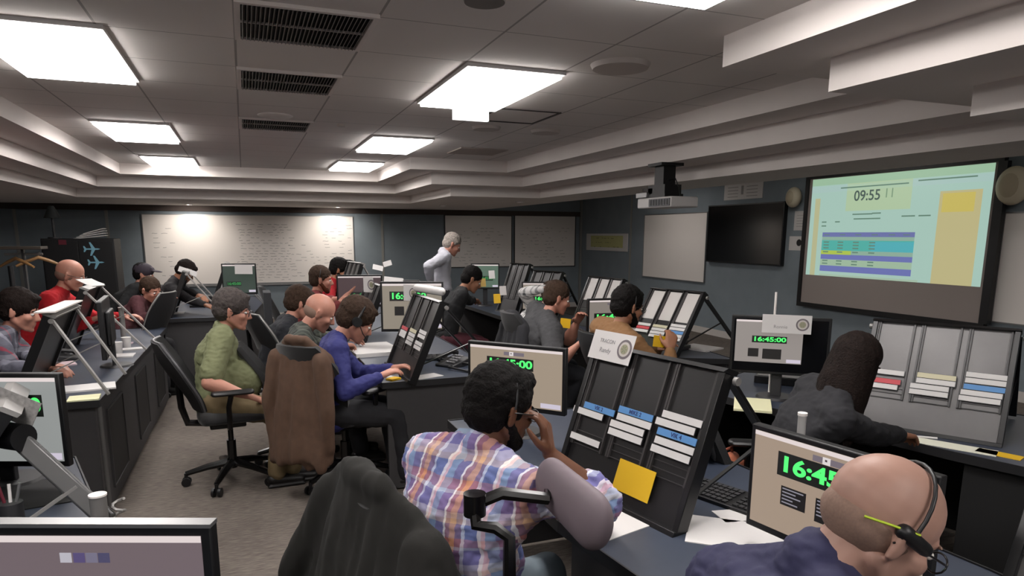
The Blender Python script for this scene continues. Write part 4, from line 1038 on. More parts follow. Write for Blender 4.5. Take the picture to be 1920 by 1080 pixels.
name_card('white name card with a round seal on top of the plaid shirt man\'s board', mw @ V((.105, Hh+.005, .03)), X, Y, 'TRACON', 'Randy', .235, .115)
monitor('monitor with green clock digits, half hidden by the plaid shirt man\'s head', (.98, 3.12, .88), (1.32, 2.73, .88), .315, page=(206, 186, 164), silver=False)
keyboard('black keyboard behind the board, beside the orange bag', (1.56, 1.98, DZ), R(-72))
sheet('white paper under the left corner of the plaid shirt man\'s board', (1.10, 1.90, DZ), R(15), .3, .22)
sheet('white paper sheets on the desk between the black board and the navy shirt man', (1.42, 1.66, DZ), R(-40), .3, .22)
sheet('small white sheet just beyond the navy sheets, by the keyboard end', (1.52, 1.78, DZ), R(-10), .13, .1)
t = empty('folder', (1.02, 2.95, DZ), R(-35), 'slate blue folder on the desk under the plaid shirt man\'s monitor', 'folder'); build('cover', MB().bb((-.16, -.06, 0), (.16, .06, .02)), mat('slate_blue_card', (80, 98, 122), .6), t, bevel=.003)
p = P(1362, 890, z=.55); t = empty('bag', (2.25, 2.5, .0), .4, 'orange leather bag in the gap beyond the keyboard', 'bag')
pz = P(1365, 880, D=3.3); t.location = (pz.x, pz.y, pz.z-.13)
s = MB(); s.cap((-.07, 0, .02), .05, (.07, 0, .02), .05, n=14); s.cap((-.06, 0, .14), .035, (.06, 0, .14), .035, n=14); s.bb((-.1, -.05, .0), (.1, .05, .13)); me = remesh(s, .01, 4); link('bag_body', me, mat('orange_leather', (190, 112, 84), .6), t, 60)
build('handle', MB().tube([(-.05, 0, .15), (-.04, 0, .2), (.04, 0, .2), (.05, 0, .15)], .008), mat('brown_leather', (120, 60, 44), .6), t)
pz = P(1362, 885, z=.54); t.location = (pz.x, pz.y, .46)
st = empty('stool', (pz.x, pz.y, 0), 0, 'low dark stool carrying the orange bag', 'stool'); build('seat', MB().cyl((0, 0, .42), (0, 0, .46), .17), m_black, st); build('column', MB().cyl((0, 0, .03), (0, 0, .42), .03), m_gl, st); build('foot', MB().cyl((0, 0, 0), (0, 0, .03), .18), m_gl, st)
# ---- nearest middle station (navy shirt)
monitor('big monitor behind the bald man in navy, showing 16:4 in green', (1.405, 1.60, .815), (1.50, 1.06, .815), .325, page=(208, 184, 162), clk=(.165, .60, .78, .85), thumbs='text')
t = empty('white_tube', P(1503, 800, D=2.35), 0, 'short white post standing up behind the navy shirt man\'s monitor', 'post')
t.location.z = DZ; hz = P(1503, 778, D=2.35).z-DZ
build('post', MB().cyl((0, 0, 0), (0, 0, hz), .014), mat('pale_grey_post', (170, 168, 166), .5), t); build('cap', MB().cyl((0, 0, hz), (0, 0, hz+.01), .016), m_white, t)
bL = P(1884, 1090, D=1.75); board('grey strip board edge at the lower right corner of the frame', (bL.x, bL.y, .755), (bL.x+.12, bL.y-.6, .755), (bL.x+.34, bL.y-.55, 1.28), mm=m_lbd, leg=m_silver)
# ---- right station (woman)
bd, W, Hh = board('shiny grey strip board facing the woman with long dark hair', (2.90, 2.53, .755), (3.19, 2.0, .755), (3.37, 2.1, 1.255), mm=m_lbd, leg=m_bf, legs_back=.4)
strips(bd, W, Hh, [(0, .275, 'w', -.01, ''), (0, .228, 'r', -.02, ''), (0, .2, 'w', -.03, ''),
                   (1, .28, 'c', .01, ''), (1, .252, 'w', .01, ''), (1, .222, 'w', -.012, ''), (1, .193, 'w', -.012, ''),
                   (2, .31, 'w', .01, ''), (2, .281, 'w', .01, ''), (2, .25, 'b', .008, ''), (2, .221, 'w', .0, ''), (2, .192, 'w', -.004, '')], 'the woman\'s grey board', sw=.165)
monitor('monitor with the clock 16:45:00 behind a white name card', (2.65, 3.25, .90), (3.06, 2.90, .90), .34, page=(196, 186, 180), full=(.05, .2, .73, .93), clk=(.25, .47, .77, .63), icon=False, s=.5, stand_at=.5, thumbs='low')
name_card('white name card with a round grey seal over the 16:45:00 monitor', P(1475, 608, D=3.84), (.76, -.65, 0), (0, 0, 1), '', 'Ronnie', .26, .105)
t = empty('thin_mast', (2.92, 3.2, .75), 0, 'thin pale vertical rod rising behind the name card', 'rod'); build('rod', MB().cyl((0, 0, 0), (0, 0, .62), .007), m_white, t)
p = P(1400, 762, z=DZ); sheet('yellowish paper pad beside the 16:45:00 monitor stand', (p.x+.04, p.y, DZ), R(-40), .2, .3, mat('pale_yellow_paper', (226, 224, 184), .8), th=.012)
p = P(1780, 838, z=DZ); sheet('white paper with pale yellow print in front of the woman\'s board', (p.x+.02, p.y, DZ), R(-62), .34, .1, mat('white_yellow_paper', (222, 222, 204), .8))
p = P(1868, 853, z=DZ); sheet('bright yellow card in front of the woman\'s board', (p.x+.02, p.y, DZ), R(-70), .17, .07, m_yellow, 'yellow_card', 'card')
p = P(1730, 822, z=DZ); t = empty('pen', (p.x, p.y, DZ+.006), R(-40), 'white pen on the desk edge beside the woman', 'pen'); build('barrel', MB().cyl((-.06, 0, 0), (.06, 0, 0), .006), m_paper, t)
t = empty('paper_tray', (3.35, 3.35, DZ), R(-50), 'white papers in a black tray behind the woman\'s head', 'tray')
build('tray', MB().bb((-.3, -.13, 0), (.3, .13, .05)), m_black, t, bevel=.004); build('papers', MB().bb((-.28, -.12, .05), (.28, .12, .12)), m_paper, t, bevel=.004)
t = empty('computer_tower', (2.86, 2.72, 0), R(-60), 'black computer case standing below the woman\'s desk', 'computer')
build('case', MB().bb((-.2, -.09, 0), (.2, .09, .42)), m_black, t, bevel=.006); build('front_panel', MB().bb((-.206, -.08, .02), (-.2, .08, .4)), m_dkgrey, t, smooth=None)
t = empty('computer_tower', (3.0, 1.55, .0), R(-62), 'large black equipment cabinet with a small pale label at the lower right', 'cabinet')
build('case', MB().bb((-.02, -.42, .0), (.3, .42, .70)), m_black, t, bevel=.006)
build('label', MB().bb((-.024, -.18, .2), (-.02, -.12, .27)), mat('dim_label', (90, 96, 84), .7), t, smooth=None)
build('base_strip', MB().bb((-.1, -.42, .0), (-.02, .42, .05)), mat('blue_grey_strip', (104, 112, 126), .6), t, smooth=None)
# ---- far right stations
bright = mat('silver_channel', (196, 192, 188), .5)
bd, W, Hh = board('strip board with pale channels facing the man in the brown shirt', (2.97, 4.98, .755), (3.12, 4.47, .755), (3.42, 4.57, 1.235), bright=bright, legs_back=.5, drop=0)
strips(bd, W, Hh, [(0, .235, 'w', 0, ''), (0, .205, 'r', 0, ''), (0, .175, 'w', 0, ''), (1, .235, 'c', 0, ''), (1, .205, 'w', 0, ''), (1, .175, 'w', 0, ''), (1, .145, 'w', 0, ''),
                   (2, .26, 'w', 0, ''), (2, .23, 'w', 0, ''), (2, .2, 'b', 0, ''), (2, .17, 'w', 0, ''), (2, .14, 'w', 0, '')], 'the brown shirt man\'s board', sw=.15, far=True)
bd, W, Hh = board('strip board with pale channels beyond the grey polo shirt man', (3.28, 6.62, .755), (3.36, 6.05, .755), (3.57, 6.1, 1.245), bright=bright, legs_back=.42)
strips(bd, W, Hh, [(1, .235, 'w', 0, ''), (1, .205, 'w', 0, ''), (1, .175, 'c', 0, ''), (1, .145, 'w', 0, ''), (2, .25, 'w', 0, ''), (2, .22, 'w', 0, ''), (2, .19, 'w', 0, ''), (2, .16, 'w', 0, ''), (2, .13, 'w', 0, '')], 'the grey polo man\'s board', sw=.16, far=True)
monitor('monitor behind the black haired man in brown, a green digit showing', (2.62, 5.02, .86), (3.07, 4.98, .86), .32, page=(190, 178, 168), s=.42, clk=(.1, .38, .95, .62))
monitor('monitor glimpsed behind the raised hand, tan screen', (2.82, 6.98, .87), (3.28, 6.78, .87), .32, page=(198, 184, 168), s=.45, clk=(.25, .3, .8, .5))
p = P(1300, 655, z=DZ); sheet('white papers on the desk under the brown shirt man\'s board', (p.x+.08, p.y+.02, DZ), R(-70), .3, .26, th=.012)
p = P(1290, 655, z=DZ); t = empty('black_phone_receiver', (3.35, 4.78, DZ), .4, 'black handset behind the brown shirt man\'s board', 'telephone'); build('handset', MB().tube([(-.12, 0, .05), (-.06, 0, .08), (.06, 0, .08), (.12, 0, .05)], [.03, .02, .02, .03]), m_black, t); build('base', MB().bb((-.1, -.07, 0), (.1, .07, .04)), m_dkgrey, t, bevel=.005)
o = P(1236, 640, D=4.75); t = basis('yellow_card', o, (.95, -.3, 0), (0, .1, 1), (0, -1, .1), 'yellow card held by the man in the brown shirt', 'card'); build('card', MB().bb((-.045, -.04, 0), (.045, .04, .002)), m_yellow, t, smooth=None)
o = P(1060, 606, D=5.75); t = basis('yellow_card', o, (.95, -.3, 0), (0, .1, 1), (0, -1, .1), 'yellow card beside the grey polo shirt man\'s hand', 'card'); build('card', MB().bb((-.045, -.04, 0), (.045, .04, .002)), m_yellow, t, smooth=None)
monitor('small far monitor with a pale green screen right of the standing man', (2.80, 8.75, .98), (3.16, 8.62, .98), .34, page=(120, 150, 130), s=.45, clks=0, clk=(.3, .3, .8, .5), thumbs=False, icon=False)
board('black strip board tilted high beyond the dark haired man in black', (2.95, 8.1, .755), (3.05, 7.75, .755), (3.25, 7.85, 1.33), legs_back=.3)
board('rounded dark strip board at the far end of the right console row', (3.05, 7.6, .755), (3.2, 7.15, .755), (3.42, 7.25, 1.26), legs_back=.32)
for i, (px, py, D_, c, lab) in enumerate(((922, 515, 8.0, m_paper, 'crumpled white papers under the tilted far board'), (943, 545, 7.2, m_paper, 'white papers hanging below the rounded far board'), (932, 560, 7.0, m_yellow, 'small yellow slip on the far right desk'), (905, 530, 7.8, mat('brass_yellow', (170, 140, 70), .5), 'brassy yellow item before the man in black'))):
    o = P(px, py, D=D_); t = basis('paper_slip', o, (.9, -.3, .3), (0, .4, .9), (0, -.9, .4), lab, 'paper'); build('slip', MB().bb((-.035, -.05, 0), (.035, .05, .004)), c, t, smooth=None)
# ---- middle row, far stations
bd, W, Hh = board('dark strip board seen edge-on in front of the blue shirt man', (.95, 4.97, .755), (.97, 4.3, .755), (1.18, 4.31, 1.255), legs_back=.42)
strips(bd, W, Hh, [(0, .235, 'w', 0, ''), (0, .29, 'r', 0, ''), (0, .26, 'w', 0, ''), (1, .30, 'c', 0, ''), (1, .27, 'w', 0, ''), (1, .24, 'w', 0, ''), (1, .21, 'w', 0, ''), (2, .32, 'w', 0, ''), (2, .29, 'w', 0, ''), (2, .24, 'w', 0, ''), (2, .21, 'w', 0, '')], 'the blue shirt man\'s board', sw=.165)
mw = bd.matrix_world; c3 = mw.to_3x3()
name_card('white card with a round seal at the top of the blue shirt man\'s board', mw @ V((-.03, Hh+.0, .04)), (.55, -.83, 0), (0, 0, 1), '', '', .12, .12)
t = empty('paper_roll', mw @ V((.2, Hh+.06, 0)), 0, 'white folded paper lying on top of the blue shirt man\'s board', 'paper'); build('paper', MB().cap((-.02, .18, 0), .03, (.06, -.2, 0), .03), m_paper, t)
bd2, W, Hh = board('second strip board in the middle row, partly behind the blue shirt man', (.88, 6.55, .755), (.9, 5.93, .755), (1.09, 5.93, 1.25), legs_back=.42)
mw = bd2.matrix_world; name_card('small white card on the corner of the second middle strip board', mw @ V((.3, Hh-.02, .05)), (.6, -.8, 0), (0, 0, 1), '', '', .12, .14)
monitor('monitor with green clock behind the edge-on board in the middle row', (.98, 5.42, .93), (1.46, 5.28, .93), .40, page=(190, 178, 160), s=.5, clk=(.12, .62, .75, .83))
monitor('darker monitor with a green band behind the second middle strip board', (.85, 7.15, .96), (1.30, 7.05, .96), .33, page=(110, 86, 90), s=.4, clks=0, clk=(.2, .2, .9, .45), thumbs=False, icon=False)
bd3, W, Hh = board('far middle strip board topped with crumpled white papers', (.98, 8.5, .8), (1.05, 8.0, .8), (1.25, 8.0, 1.36), leg=m_silver, mm=m_lbd, legs_back=.3)
board('farthest middle strip board, small and dark', (.98, 9.3, .8), (1.05, 8.9, .8), (1.25, 8.9, 1.36), legs_back=.3)
for px, py, D_, w_, ang, lab in ((708, 503, 7.9, .12, -.35, 'white folded slip on the far middle board, left one'), (727, 495, 8.0, .1, .9, 'white crumpled slip standing highest on the far middle board'), (738, 526, 7.8, .22, -.1, 'long white slip sticking out right of the far middle board')):
    o = P(px, py, D=D_); t = basis('paper_slip', o, (math.cos(ang), -.2, math.sin(ang)), (0, .3, 1), (0, -1, .3), lab, 'paper'); build('slip', MB().bb((-w_/2, -.025, 0), (w_/2, .035, .012)), m_paper, t, smooth=None)
sheet('thick open white binder on the desk between the blue shirt man and his board', P(705, 668, z=DZ)+V((.03, .15, 0)), R(4), .4, .34, th=.03, name='binder', cat='binder')
sheet('white papers under the blue shirt man\'s hands', P(740, 700, z=DZ)-V((.08, .02, 0)), R(-10), .2, .26, th=.008)
sheet('yellow and white cards by the blue shirt man\'s fingers', P(738, 712, z=DZ), R(30), .08, .06, m_yellow, 'yellow_card', 'card', th=.012)
sheet('white paper near the corner of the blue shirt man\'s desk, right of his board', P(800, 706, z=DZ)-V((0, .0, 0)), R(20), .2, .12)
keyboard('black keyboard below the clock monitor in the middle row', (1.2, 5.08, DZ), R(-8))
phone('dark telephone behind the blue shirt man\'s board', (1.38, 4.75, DZ), R(-60))
sheet('stack of white papers on the middle desk beside the second board', (.98, 5.75, DZ), R(5), .26, .2, th=.03)
t = empty('cable_bundle', (1.2, 4.6, DZ), 0, 'dark cables lying on the middle desk', 'cable')
build('cable', MB().tube([(-.2, .35, .01), (-.05, .3, .03), (.1, .38, .02), (.25, .2, .015), (.1, 0, .02), (.2, -.15, .01)], .009), m_dkgrey, t)
build('cable', MB().tube([(.3, .3, .01), (.2, .1, .03), (.35, -.05, .02), (.25, -.2, .015)], .008), m_black, t)
# ---- left row
b1, W, Hh = board('strip board back with silver legs in front of the young man', (-1.27, 5.12, .755), (-1.27, 4.5, .755), (-1.06, 4.5, 1.24), leg=m_silver, legs_back=.24)
t = empty('top_shelf_strip', V((-1.06, 4.81, 1.262)), 0, 'long pale card lying along the top of the young man\'s board', 'card'); build('card', MB().bb((-.05, -.36, 0), (.05, .36, .008)), m_white, t, smooth=None)
monitor('monitor seen from behind with a silver edge on the left console', (-1.0, 5.85, .84), (-.96, 5.3, .84), .40, silver=True, page=(40, 60, 44), s=.1, clock=None, thumbs=False, icon=False, topbar=False)
b2, W, Hh = board('strip board back with silver legs and a white card, right of the silver edged monitor', (-1.42, 6.8, .755), (-1.42, 6.18, .755), (-1.2, 6.18, 1.27), leg=m_silver, legs_back=.38)
t = basis('name_card', V((-1.2, 6.5, 1.3)), (.3, 1, 0), (-.9, .3, .5), (.5, -.1, .9), 'bent white card on top of the second left board', 'name card'); build('card', MB().bb((-.12, -.06, 0), (.12, .06, .003)), m_paper, t, smooth=None)
t = empty('grey_post', (P(233, 640, z=DZ).x, P(233, 640, z=DZ).y-.0, DZ), 0, 'short grey upright post on the left console', 'post'); build('post', MB().cyl((0, 0, 0), (0, 0, .3), .022), m_silver, t); build('cap', MB().cyl((0, 0, .3), (0, 0, .306), .024), m_white, t)
for px, py, az, w_, d_, mm_, lab in ((165, 728, 10, .3, .2, m_paper, 'open white papers beside the corner of the left console'), (158, 748, 5, .16, .14, mat('pale_yellow_paper', (226, 224, 184), .8), 'cream paper at the near corner of the left console'), (225, 668, 0, .2, .16, m_paper, 'white cups and papers on the left console beyond the silver monitor'),
                                 (250, 655, 10, .16, .1, m_paper, 'small white paper right of the grey post'), (235, 645, -10, .1, .1, mat('pinkish_paper', (214, 190, 196), .8), 'pinkish paper behind the grey post'), (105, 685, 20, .24, .16, mat('pinkish_paper', (214, 190, 196), .8), 'pinkish papers by the young man\'s hands')):
    p = P(px, py, z=DZ); sheet(lab, p, R(az), w_, d_, mm_, th=.01)
phone('grey telephone between the boards on the left console', tuple(P(160, 672, z=DZ)+V((-.15, 0, 0))), R(100))
for i, (px, py) in enumerate(((238, 652), (222, 662))):
    p = P(px, py, z=DZ); t = empty('paper_cup', p, 0, ('white paper cup nearer the grey post', 'white paper cup left of the grey post')[i], 'cup'); build('cup', MB().cyl((0, 0, 0), (0, 0, .09), .03, .038), m_paper, t)
# nearest left stations
monitor('left monitor showing the green digits 30, cut by the left edge', (-1.17, 3.09, .83), (-.67, 2.9, .83), .36, page=(196, 200, 198), clock='16:45:30', s=.5, clk=(.3, .54, .89, .8), thumbs=False, icon=False)
bN, W, Hh = board('black strip board with a thick grey leg at the left edge', (-1.1, 3.05, .755), (-1.0, 2.5, .755), (-.74, 2.5, 1.14), leg=m_silver, legs=False)
f = P(30, 818, D=2.25); g = P(205, 985, z=DZ)
t = empty('support_arm', g, 0, 'thick grey metal arm slanting down to the left console', 'support arm')
build('arm', MB().bar(f-g, V((0, 0, .015)), .06, .03, up=(0, -1, .3)), mat('grey_arm_metal', (92, 92, 92), .4, .4), t, bevel=.008)
build('hinge', MB().cyl(f-g+V((-.03, .02, .0)), f-g+V((.03, -.03, .0)), .045), m_black, t)
q = P(35, 1000, z=DZ); build('stay_rod', MB().bar(V((-.09, .05, .13)), q-g+V((0, 0, .02)), .014, .01), m_silver, t, smooth=None)
p = P(190, 992, z=DZ); t = empty('grey_post', p, 0, 'stout pale grey post beside the coiled cable', 'post'); hz = P(188, 925, D=(p-V((0, 0, H))).dot(cf)).z-DZ
build('post', MB().cyl((0, 0, 0), (0, 0, hz), .025), mat('mid_grey_post', (112, 110, 108), .5), t); build('cap', MB().cyl((0, 0, hz), (0, 0, hz+.006), .027), m_white, t)
p = P(213, 985, z=DZ-.01); t = empty('coiled_cable', p, 0, 'coiled telephone cable hanging at the left desk corner', 'cable')
cc = [(.02+.018*math.cos(a*.9), .018*math.sin(a*.9), .09-.006*a) for a in range(22)]; build('coil', MB().tube(cc, .005, 6), m_silver, t)
o = P(18, 760, D=2.28); name_card('grey spotted card hanging on the thick grey arm, at the left edge', o, (.85, -.45, -.35), (.35, .1, .9), None, '', .2, .09).children[0].data.materials[0] = mat('grey_spotted_card', (120, 118, 116), .8, ns=60, na=.3)
t = empty('marker_pot', P(25, 985, z=DZ), 0, 'dark pot with red and white pens at the left edge', 'pot'); build('pot', MB().cyl((0, 0, 0), (0, 0, .08), .035), m_dkgrey, t)
for k in range(3): build('pen', MB().cyl((.01*(k-1), 0, .05), (.03*(k-1), .01, .14), .005), (mat('dull_red', (90, 16, 34), .6), m_paper, m_alu)[k], t)
monitor('nearest monitor at the bottom left corner, seen close', (-.60, 1.555, .80), (-.095, 1.36, .80), .345, page=(150, 132, 138), silver=True, clock=None, s=.5, thumbs=False, icon=False, bezel=.02)
mo = [o for o in COL.objects if o.name.startswith('monitor') and 'nearest monitor' in o.get('label', '')][0]; sc_ = [c for c in mo.children if c.name.startswith('screen')][0]
for k, (u, rgb) in enumerate(((.166, (236, 232, 244)), (.192, (110, 96, 150)), (.216, (150, 144, 170)), (.24, (96, 92, 130)))):
    build('desktop_icon', MB().bb((u-.27+.09-.011, -.0032, .27), (u-.27+.09+.011, -.002, .29)), emis('icon%d' % k, rgb, .55), sc_, smooth=None)
build('dark_window', MB().bb((-.15, -.0034, .08), (.16, -.002, .238)), emis('dark_window', (40, 36, 40), .2), sc_, smooth=None)
# far left block
board('strip board back with silver legs and white card before the long whiteboard, left one', (-.85, 9.2, .755), (-.85, 8.62, .755), (-.66, 8.62, 1.27), leg=m_silver, legs_back=.36)
t = basis('name_card', P(352, 509, D=7.9), (.9, -.1, -.35), (.3, .1, 1), (0, -1, .1), 'white card on top of the left far board', 'name card'); build('card', MB().bb((-.1, -.03, 0), (.1, .03, .004)), m_paper, t, smooth=None)
board('far strip board with crossed silver legs left of the green monitor', (-.45, 10.4, .755), (-.45, 9.8, .755), (-.25, 9.8, 1.3), leg=m_silver, legs_back=.42)
t = basis('paper_slip', P(420, 535, D=9), (.9, -.2, .3), (0, .3, 1), (0, -1, .3), 'white paper hanging between the crossed silver legs', 'paper'); build('slip', MB().bb((-.06, -.1, 0), (.08, .05, .006)), m_paper, t, smooth=None)
monitor('far monitor with a greenish screen and white card, before the long whiteboard', (-.30, 9.6, .92), (.12, 9.55, .92), .40, page=(84, 104, 92), s=.35, clks=0, clk=(.1, .25, .55, .4), thumbs=False, icon=False)
t = basis('name_card', P(456, 505, D=8.7), (1, 0, -.05), (0, .1, 1), (0, -1, .1), 'white card taped on the far greenish monitor', 'name card'); build('card', MB().bb((-.1, -.06, 0), (.11, .06, .004)), m_paper, t, smooth=None)
for i, (px, py, w_, lab) in enumerate(((320, 588, .3, 'pinkish white paper on the near edge of the far left desk'), (370, 560, .22, 'white pad on top of the books on the far left desk'), (380, 575, .3, 'dark binder lying on the far left desk'))):
    p = P(px, py, z=DZ+(0 if i != 1 else .1)); p = P(px, py+(0 if i != 1 else 0), z=DZ+(.1 if i == 1 else 0))
    sheet(lab, (p.x, p.y, DZ+(.1 if i == 1 else 0)), 0, w_, .2, (m_paper, m_paper, m_dkgrey)[i], th=(.01, .02, .03)[i])
t = empty('book_pile', (P(370, 575, z=DZ).x, P(370, 572, z=DZ).y+.35, DZ), 0, 'dark books stacked on the far left desk', 'books')
for k in range(3): build('book', MB().bb((-.17+.01*k, -.12, .033*k), (.17, .12, .033*k+.031)), (m_dkgrey, m_black, m_dkgrey)[k], t, bevel=.003)

# ================================================================= chairs and people
m_khaki = mat('khaki_cotton', (110, 94, 66), .85); m_darkt = mat('black_trousers', (26, 26, 30), .85)
hk = dict(rough=.75, spec=.15, bump=.6, bs=140, ns=60, na=.35)
hair_b = mat('black_hair', (14, 11, 10), **hk); hair_br = mat('brown_hair', (56, 42, 33), **hk); hair_g = mat('greying_hair', (70, 64, 62), **hk); hair_db = mat('dark_brown_hair', (26, 18, 15), **hk); hair_red = mat('auburn_hair', (84, 46, 30), **hk); hair_w = mat('silver_hair', (140, 132, 125), **hk)
stub = mat('shaved_grey_stubble', (128, 103, 90), .85, ns=220, na=.1)
# chairs
cA = chair('black chair whose back carries the dark jacket, under the plaid shirt man', (.66, 1.93), R(16), arms=False, bh=.42)
drape('jacket', cA, mat('dark_olive_jacket', (24, 23, 20), .95), 1.03, .3, -.38, .29, 'dark olive jacket hung over the back of the plaid shirt man\'s chair', slope=.02, seed=3, depth=.16, vox=.011, amp=.014, flare=1.5)
# side armrest with the big grey pad
t = empty('arm_bracket', (cA.location.x, cA.location.y, 0), R(16), 'glossy black armrest with a big mauve grey pad, right of the plaid shirt', 'armrest')
Rz = M.Rotation(-R(16), 3, 'Z'); LL = lambda p: Rz@(V(p)-V(t.location))
pa, pb = LL(P(1035, 905, D=1.92)), LL(P(1110, 975, D=1.78)); a1 = LL(P(890, 945, D=1.80)); a2 = LL(P(940, 925, D=1.82)); a3 = LL(P(1025, 935, D=1.86))
s = MB(); s.cap(pa, .062, pb, .07, n=18, side=(0, 0, 1), sx=1.25, sy=.62, k=5); me = remesh(s, .008, 4); link('pad', me, m_pad, t, 60)
build('arm', MB().tube([a1, a2, a3, (a3+pa)/2], [.018, .018, .018, .016]), m_gl, t)
b0 = LL(P(955, 1065, D=1.75)); build('upright', MB().tube([a1, LL(P(893, 985, D=1.78)), LL(P(930, 990, D=1.77)), LL(P(955, 1010, D=1.76)), b0, b0-V((0, 0, .3)), V((0, -.1, .46))], .017), m_gl, t)
build('pivot', MB().cyl(a1-V((0, 0, .03)), a1+V((0, 0, .03)), .03), m_gl, t)
chair('black chair under the navy shirt man, below the frame', (.66, .8), R(0), arms=False)
cG = chair('black chair with chrome rim under the man in the green shirt', (-.17, 4.93), R(6), lean=.16, bh=.46, rim=mat('dark_rim', (90, 90, 92), .4, .3), bw_=.27)
cB = chair('office chair hidden under the brown jacket, under the blue shirt man', (.56, 4.62), R(40), arms=True, bh=.46)
drape('jacket', cB, mat('brown_suede_jacket', (84, 62, 48), .9, ns=20, na=.1), 1.05, .26, -.37, .2, 'brown jacket hung over the chair behind the blue shirt man', seed=5, depth=.06, flare=1.15)
chair('black chair with silver rim between the green and brown jackets', (.42, 6.0), R(10), rim=m_silver, bh=.5)
chair('black chair of the bald man, mostly hidden by the brown jacket', (.3, 5.2), R(0), arms=False, bh=.36)
chair('black chair of the red bearded man', (.28, 7.3), R(0), bh=.6)
chair('black chair of the farthest man in red', (.55, 9.1), R(0), bh=.5)
cW = chair('black chair under the black jacket of the woman with long hair', (2.15, 2.33), R(-28), bh=.5)
drape('jacket', cW, mat('black_wool_jacket', (22, 22, 25), .95), 1.03, .4, -.38, .25, 'black jacket spread over the back of the woman\'s chair', seed=8, depth=.09, flare=1.5)
chair('black mesh chair with a tall curved back, under the brown shirt man', (2.60, 4.28), R(4), lean=.12, bh=.46, rim=m_gl)
cP = chair('black chair under the grey polo shirt man', (2.48, 5.5), R(0), bh=.48)
drape('jacket', cP, mat('charcoal_jacket', (38, 38, 42), .95), 1.02, .36, -.33, .22, 'charcoal jacket over the chair behind the grey polo shirt man', seed=9, depth=.06)
chair('grey mesh chair with a round back beyond the grey polo man', (3.1, 7.35), R(-150), bh=.62, rim=m_alu)
chair('dark empty chair left of the standing man', (1.9, 8.15), R(60), bh=.62)
chair('black chair of the young man in the left row', (-1.85, 5.5), R(0), bh=.5)
chair('black chair of the bald man in red', (-1.95, 6.92), R(0), bh=.45)
chair('dark chair with thin silver rim beside the maroon shirt man', (-1.12, 7.9), R(160), rim=m_silver, bh=.55)
chair('black chair at the far left desk before the long whiteboard', (-1.0, 9.32), R(0), bh=.4)

pl_main = plaid('plaid_multicolour', ([(0, (226, 222, 226)), (.05, (78, 92, 150)), (.26, (186, 194, 214)), (.32, (110, 74, 110)), (.42, (196, 140, 92)), (.52, (150, 92, 96)), (.60, (232, 228, 226)), (.64, (98, 84, 136)), (.80, (120, 146, 180)), (.94, (214, 176, 186))],
                              [(0, (224, 212, 218)), (.12, (140, 118, 160)), (.4, (212, 210, 218)), (.46, (190, 130, 124)), (.62, (120, 132, 172)), (.9, (220, 198, 176))]), 1, .17, .15)
person('person in a multicolour plaid shirt seated with one hand on his face', P(940, 768, D=2.13), (10, 14), (.53, 1.90), 38, pl_main, mat('grey_jeans', (96, 108, 116), .85), 'brown', hair_b, 'curly', 'rolled',
       hands=(V((1.06, 2.12, .80)), P(1030, 850, D=2.14)), elbows=(None, (.5, -.5, -1)), vox=.0058, glasses=True, headset='thin', beard=hair_b, seat=.5, collar=True, build_=1.12,
       hdir=(None, V((-.12, .1, 1))), hn=(None, V((.8, -.6, 0))), curl=(.6, .8), belly=.06, wrinkle=.009, hs=1.06)
person('bald person in a navy shirt bending over the desk at the lower right', P(1650, 985, D=1.2), (-22, 32), (.56, .80, .56), 4, mat('navy_polo', (38, 38, 70), .85), None, 'fair', stub, 'fringe', 'short',
       hands=(V((1.12, 1.05, .80)), V((1.15, .62, .80))), vox=.0055, glasses=True, headset='temple', seat=.5, collar=True, build_=1.12, hs=1.02, wrinkle=.005, shoulders=(0, 1, -.42))
person('woman with long dark hair in a black top, seen from behind', P(1605, 684, D=2.9), (-8, 25), (2.18, 2.30), -20, mat('black_knit_top', (28, 28, 32), .9), None, 'tan', hair_db, 'long', 'long',
       hands=(V((2.74, 2.52, .80)), V((2.76, 2.14, .80))), vox=.0072, build_=.95)
person('person in an olive green polo shirt seated in the aisle with elbow on armrest', P(437, 583, D=4.75), (-6, 12), P(412, 775, D=4.75)[:2], 2, mat('olive_green_polo', (108, 112, 80), .85), m_khaki, 'pink', hair_g, 'full', 'short',
       hands=(P(478, 745, D=4.8), P(465, 742, D=4.5)), elbows=((.3, .5, -1), (-1.2, -.35, -.15)), vox=.0075, glasses=True, belly=.11, build_=1.18, collar=True, feet=(P(548, 880, z=.09), P(520, 888, z=.09)), hs=1.12, seat=.5)
person('person in a royal blue shirt with a headset writing at the middle desk', P(668, 602, D=4.5), (0, 34), (.46, 4.52), 0, mat('royal_blue_shirt', (38, 41, 102), .8), m_darkt, 'pink', hair_br, 'full', 'long',
       hands=(P(735, 690, z=.80), P(712, 706, z=.80)), elbows=((-.2, .6, -1), (-.5, -.6, -1)), vox=.0075, headset='over', hs=1.15, build_=1.0, seat=.5)
pl_dk = plaid('dark_green_plaid', ([(0, (50, 56, 50)), (.3, (84, 90, 82)), (.5, (36, 40, 38)), (.8, (70, 74, 66))], [(0, (40, 44, 42)), (.4, (90, 92, 84)), (.6, (34, 38, 36))]), 1, .1, .1)
person('bald person in a dark green plaid shirt behind the brown jacket', P(600, 587, D=4.95), (-6, 30), (.26, 5.15), 0, pl_dk, m_darkt, 'pink', stub, 'fringe', 'long', hands=(P(690, 640, z=.80), P(672, 650, z=.80)), vox=.009, hs=1.12)
person('brown haired person in dark clothes left of the bald head', P(563, 570, D=5.7), (5, 20), (.14, 5.98), 0, mat('dark_slate_top', (30, 32, 38), .9), m_darkt, 'pink', hair_br, 'full', 'long', vox=.01, hs=1.1)
